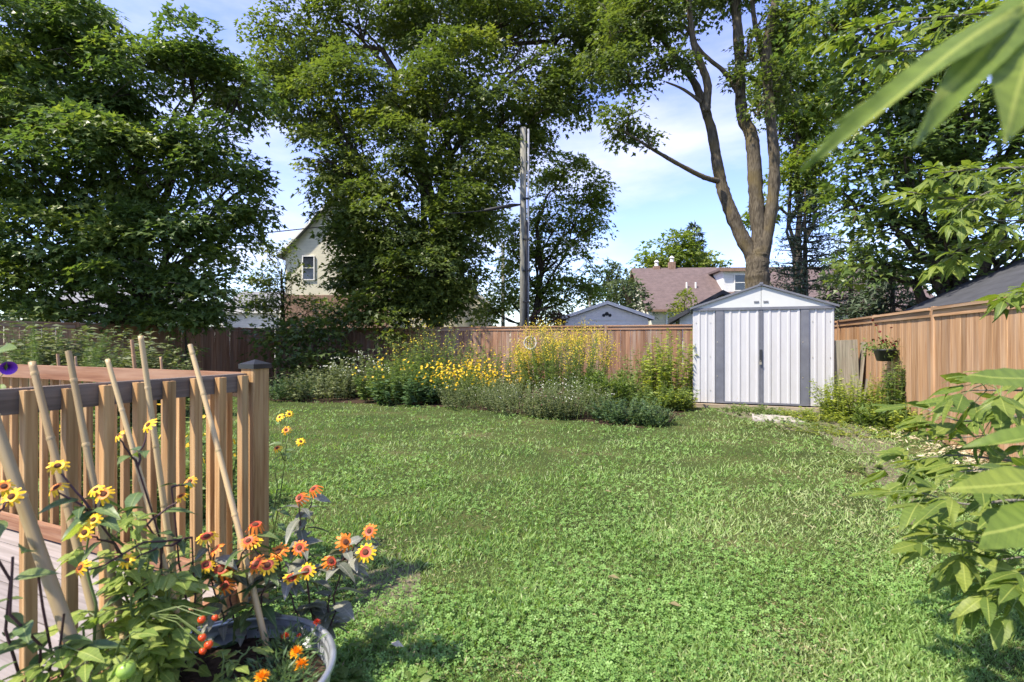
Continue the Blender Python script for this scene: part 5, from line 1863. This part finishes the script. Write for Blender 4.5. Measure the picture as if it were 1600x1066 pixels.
# marigolds in the tub
def marigold(label, base, h, blooms, n, ext):
    t = thing('marigold_plant', label, 'plant', base)
    P = np.array(base)[None] + RNG.normal(size=(n, 3)) * np.array([ext, ext * .8, .022]) + np.array([0, 0, h * .4])
    P[:, 2] = np.maximum(P[:, 2], base.z + .01)
    D_ = nrm(P - np.array(base)[None] + RNG.normal(size=(n, 3)) * .04)
    add('leaves', leaf_mesh('leaves', P, D_, rdir(n) + np.array([0, -.3, .8]), RNG.uniform(.018, .04, n), 'lance', M['herb_dark'], RNG.uniform(.2, 1, n)), t, kind='stuff')
    for p, r, mt in blooms:
        MB().tube(bent(base, p, 4, 0, .1), .002, 4, cap=False).build('stem', M['stem_green'], t)
        k = 46
        f = (np.arange(k) + .5) / k
        th_ = np.arange(k) * 2.39996
        dirs = np.stack([np.cos(th_) * np.sqrt(f), np.sin(th_) * np.sqrt(f), 1.1 - f], 1)
        pos = np.array(p)[None] + nrm(dirs) * r * .25
        fm = leaf_mesh('flower', pos, dirs + RNG.normal(size=dirs.shape) * .15, np.tile([0, 0, 1.0], (k, 1)) + .2, np.full(k, r), 'oval', M[mt], f)
        add('flower', fm, t)
    return t


M['marigold_leaf'] = leaf_mat('marigold_leaf', [(.80, .30, .01), (.85, .42, .015)], .25, .5)
M['red_bud'] = leaf_mat('red_bud', [(.45, .03, .02), (.55, .08, .02)], .25, .5)
b = TUB + Vector((.2, .0, TUB_H - .08))
marigold('low marigold with two round orange blooms in the tub', b, .12, [(at(463, 1022, 1.74), .022, 'marigold_leaf'), (at(471, 1041, 1.70), .023, 'marigold_leaf'), (at(495, 974, 1.9), .013, 'red_bud')], 700, .055)
b = TUB + Vector((.14, .18, TUB_H - .08))
marigold('budding marigold with small red blooms at the back of the tub', b, .12, [(at(445, 996, 1.84), .014, 'red_bud'), (at(467, 994, 1.85), .008, 'red_bud')], 420, .05)
b = TUB + Vector((.1, -.2, TUB_H - .08))
marigold('marigold with one orange bloom close to the tub rim', b, .1, [(at(409, 1061, 1.55), .022, 'marigold_leaf')], 300, .04)

# weeds between tub and lawn
for px, d_, nl, s, lab in ((545, 1.98, 26, .07, 'broad leaved weed growing against the outside of the tub'), (575, 2.25, 20, .05, 'small weed rosette at the lawn edge behind the tub'), (560, 1.72, 18, .07, 'yellow green weed beside the tub at the bare soil'), (640, 1.95, 14, .05, 'plantain rosette in the lawn near the bare soil')):
    b = gnd(px, d_)
    t = thing('weed', lab, 'plant', b)
    for k in range(nl):
        a = random.uniform(0, 6.28)
        q = b + Vector((math.cos(a), math.sin(a), 0)) * random.uniform(0, .08) + Vector((0, 0, random.uniform(.01, .07)))
        put_leaf(t, WL, q, Vector((math.cos(a), math.sin(a), random.uniform(-.1, .5))), Vector((0, 0, 1)) + rv(.25), s * random.uniform(.6, 1.1))

# morning glory by the far rail
t = thing('morning_glory', 'morning glory vine with one purple bloom on the deck rail', 'plant', at(-20, 640, 1.9))
MB().tube(bent(at(-20, 640, 1.9), at(12, 572, 1.9), 5, .05, .2), .002, 5, cap=False).build('stem', M['stem_green'], t)
put_leaf(t, WL, at(-12, 552, 1.9), Vector((1, -.2, .35)), Vector((-.1, -.7, 1)), .10)
put_leaf(t, WL, at(8, 580, 1.9), Vector((.3, -.4, .8)), Vector((0, -1, .5)), .05)
put_leaf(t, WL, at(2, 600, 1.9), Vector((.4, -.4, -.6)), Vector((0, -1, .5)), .05)
fm = MB()
fm.lathe([(.002, -.03), (.006, -.01), (.014, .004), (.026, .012)], seg=14)
q = Vector((.7, -.5, -.2)).normalized().to_track_quat('Z', 'Y').to_matrix().to_4x4()
q.translation = at(12, 574, 1.9)
fm.build('flower', M['petal_purple'], t, True, M=q)


# --- box elder reaching in from beyond the edge of the yard
def compound(t, q, d, L, s, n=2, droop=.35, up=(0, 0, 1)):
    d = Vector(d).normalized()
    e = q + d * L - Vector((0, 0, droop * L))
    MB().tube([q, q.lerp(e, .5) + Vector((0, 0, .06 * L)), e], [.0022, .0018, .0012], 4, cap=False).build('petiole', M['stem_green'], t)
    sd = d.cross(Vector(up)).normalized()
    put_leaf(t, EL, e, d + Vector((0, 0, -.35)) + rv(.1), Vector(up) + rv(.3), s * random.uniform(.95, 1.25))
    for k in range(n):
        f = .95 - .42 * k
        for sg in (1, -1):
            put_leaf(t, EL, q.lerp(e, f), d * .75 + sd * sg * .8 + Vector((0, 0, -.3)) + rv(.1), Vector(up) + rv(.3), s * random.uniform(.8, 1.05))


def elder_branch(t, pts, r, step, L, s, n=2, start=.25, droop=.35, lean=(-.6, -.2, .1)):
    P = [Vector(p) for p in pts]
    dense = []
    for i in range(len(P) - 1):
        for k in range(6):
            dense.append(P[i].lerp(P[i + 1], k / 6))
    dense.append(P[-1])
    m_ = len(dense)
    for _ in range(2):
        dense = [dense[0]] + [(dense[i - 1] + 2 * dense[i] + dense[i + 1]) / 4 for i in range(1, m_ - 1)] + [dense[-1]]
    MB().tube(dense, [r * (1 - .75 * i / (m_ - 1)) for i in range(m_)], 7).build('branch', M['bark_twig'], t, True)
    tot = sum((dense[i + 1] - dense[i]).length for i in range(m_ - 1))
    k = max(2, int(tot * (1 - start) / (step * .62)))
    for j in range(k):
        f = start + (1 - start) * (j + .5) / k
        i = min(m_ - 2, int(f * (m_ - 1)))
        q = dense[i].lerp(dense[i + 1], random.random())
        ax = (dense[i + 1] - dense[i]).normalized()
        a = random.uniform(0, 3.14)
        side = ax.cross(Vector((0, 0, 1))).normalized()
        upv = side.cross(ax)
        for sg in (1, -1):
            d = ax * .45 + (side * math.cos(a) + upv * math.sin(a) * .6) * sg + Vector(lean) * .5
            compound(t, q, d, L * random.uniform(.6, 1.25), s * random.uniform(.75, 1.2), n, droop)
    compound(t, dense[-1], dense[-1] - dense[-3], L, s * 1.1, n, droop)


EB = Vector((4.6, 3.9, 0))
t = thing('box_elder_tree', 'box elder with bright compound leaves reaching over the tan fence', 'tree', EB)
trunk = [EB - Vector((0, 0, .1)), EB + Vector((-.05, 0, 1.0)), EB + Vector((.02, -.05, 2.2)), EB + Vector((-.1, -.1, 3.4)), EB + Vector((-.15, -.2, 4.6))]
MB().tube(trunk, [.10, .085, .075, .055, .03], 10).build('trunk', M['bark_twig'], t, True)
elder_branch(t, [trunk[2], at(1700, 310, 4.0), at(1590, 315, 3.8), at(1490, 312, 3.6), at(1420, 300, 3.5)], .016, .15, .12, .115, 2, .3)
elder_branch(t, [trunk[1], at(1720, 400, 3.9), at(1600, 375, 3.7), at(1530, 380, 3.6), at(1480, 400, 3.5)], .014, .16, .12, .115, 2, .35)
elder_branch(t, [trunk[2], at(1700, 250, 3.9), at(1600, 262, 3.6), at(1520, 265, 3.5), at(1470, 270, 3.4)], .014, .17, .12, .11, 2, .35)
elder_branch(t, [trunk[1], at(1700, 440, 3.4), at(1620, 452, 3.1), at(1585, 458, 3.0)], .010, .2, .11, .115, 2, .5)
elder_branch(t, [trunk[2], at(1700, 290, 3.6), at(1600, 290, 3.4), at(1540, 300, 3.3), at(1500, 330, 3.2)], .012, .17, .12, .11, 2, .35)
elder_branch(t, [trunk[2], at(1710, 350, 3.7), at(1620, 345, 3.4), at(1550, 345, 3.3)], .012, .17, .12, .11, 2, .4)
elder_branch(t, [trunk[3], at(1720, 60, 4.2), at(1580, 70, 3.9), at(1450, 80, 3.7), at(1360, 80, 3.6)], .016, .15, .12, .115, 2, .3)
elder_branch(t, [trunk[3], at(1720, -20, 4.2), at(1560, 20, 3.9), at(1420, 30, 3.7), at(1320, 50, 3.7)], .014, .16, .12, .115, 2, .3)

# the bough close to the lens belongs to a second young tree by the house
EB2 = Vector((1.75, .95, 0))
t = thing('box_elder_tree', 'young box elder whose long leaf tips hang close over the yard', 'tree', EB2)
tk = [EB2, EB2 + Vector((-.05, 0, .9)), EB2 + Vector((-.15, -.1, 1.8)), EB2 + Vector((-.3, -.2, 2.6))]
MB().tube(tk, [.04, .034, .026, .014], 8).build('trunk', M['bark_twig'], t, True)
NARROW = [near_leaf('elder_leaf', .066, M['elder_leaf'], 18, .03, .10, .03, .36, .03, .05), near_leaf('elder_leaf', .078, M['elder_leaf'], 18, .03, .06, .03, .30, -.03, -.05), near_leaf('elder_leaf', .2, M['elder_leaf'], 18, .03, .1, .03, .36)]
bq = [tk[2], at(1780, -60, .62), at(1680, -40, .46), at(1610, 10, .42)]
MB().tube([Vector(p) for p in bq], [.012, .007, .004, .002], 6).build('branch', M['bark_twig'], t, True)
for (a, b, c), (a2, b2, c2), w in (((1600, 12, .42), (1272, 238, .40), 0), ((1640, -30, .44), (1412, 192, .37), 1), ((1585, 30, .43), (1292, 178, .46), 1), ((1612, 40, .42), (1592, 205, .37), 2), ((1660, 0, .42), (1690, 220, .4), 0)):
    p, q = at(a, b, c), at(a2, b2, c2)
    put_leaf(t, [NARROW[w]], p, q - p, Vector((.25, -.6, .9)), (q - p).length)

# leafy sapling along the lower edge of the tan fence
SB = Vector((2.75, 2.3, 0))
t = thing('box_elder_sapling', 'leafy box elder sapling spreading over the grass before the tan fence', 'sapling', SB)
sk = [SB, SB + Vector((-.03, 0, .5)), SB + Vector((-.05, -.03, 1.0)), SB + Vector((-.08, -.05, 1.45))]
MB().tube(sk, [.03, .026, .02, .01], 8).build('trunk', M['bark_twig'], t, True)
elder_branch(t, [sk[2], at(1680, 610, 2.2), at(1600, 610, 2.15), at(1520, 610, 2.1)], .009, .16, .10, .115, 1, .35, .25)
elder_branch(t, [sk[2], at(1680, 660, 2.1), at(1590, 650, 2.1), at(1500, 660, 2.2), at(1450, 640, 2.3)], .009, .16, .10, .12, 1, .35, .3)
elder_branch(t, [sk[1], at(1680, 730, 2.1), at(1580, 720, 2.1), at(1490, 710, 2.2), at(1420, 720, 2.3)], .009, .16, .10, .12, 1, .35, .3)
elder_branch(t, [sk[1], at(1680, 800, 1.9), at(1590, 780, 1.85), at(1510, 790, 1.85), at(1440, 770, 1.9)], .009, .16, .10, .115, 1, .35, .3)
elder_branch(t, [sk[1], at(1700, 850, 1.75), at(1610, 850, 1.7), at(1540, 850, 1.7), at(1480, 840, 1.7)], .008, .16, .09, .105, 1, .4, .4)
elder_branch(t, [sk[1], at(1700, 880, 1.6), at(1630, 890, 1.55), at(1585, 900, 1.55)], .007, .18, .09, .10, 1, .5, .5)
for _y, _d, _x in ((640, 2.5, 1470), (690, 2.4, 1440), (740, 2.0, 1480), (820, 2.0, 1500), (760, 1.6, 1530), (880, 1.9, 1530), (920, 1.7, 1560), (600, 1.9, 1540)):
    elder_branch(t, [sk[1].lerp(sk[2], .6), at(1690, _y, _d + .1), at((1690 + _x) / 2, _y - 12, _d), at(_x, _y, _d)], .007, .2, .09, .11, 1, .35, .3)
for (a, b, c), (a2, b2, c2), w in (((1690, 760, .95), (1500, 735, .95), 0), ((1690, 800, .9), (1520, 830, .88), 2), ((1680, 600, 1.1), (1500, 575, 1.15), 2), ((1700, 690, .95), (1540, 665, .97), 1)):
    p, q = at(a, b, c), at(a2, b2, c2)
    MB().tube([sk[1].lerp(sk[2], .5), (p + sk[2]) / 2, p], [.004, .003, .002], 5, cap=False).build('petiole', M['stem_green'], t)
    put_leaf(t, [EL[w]], p, q - p, Vector((-.1, -.5, 1)), (q - p).length)
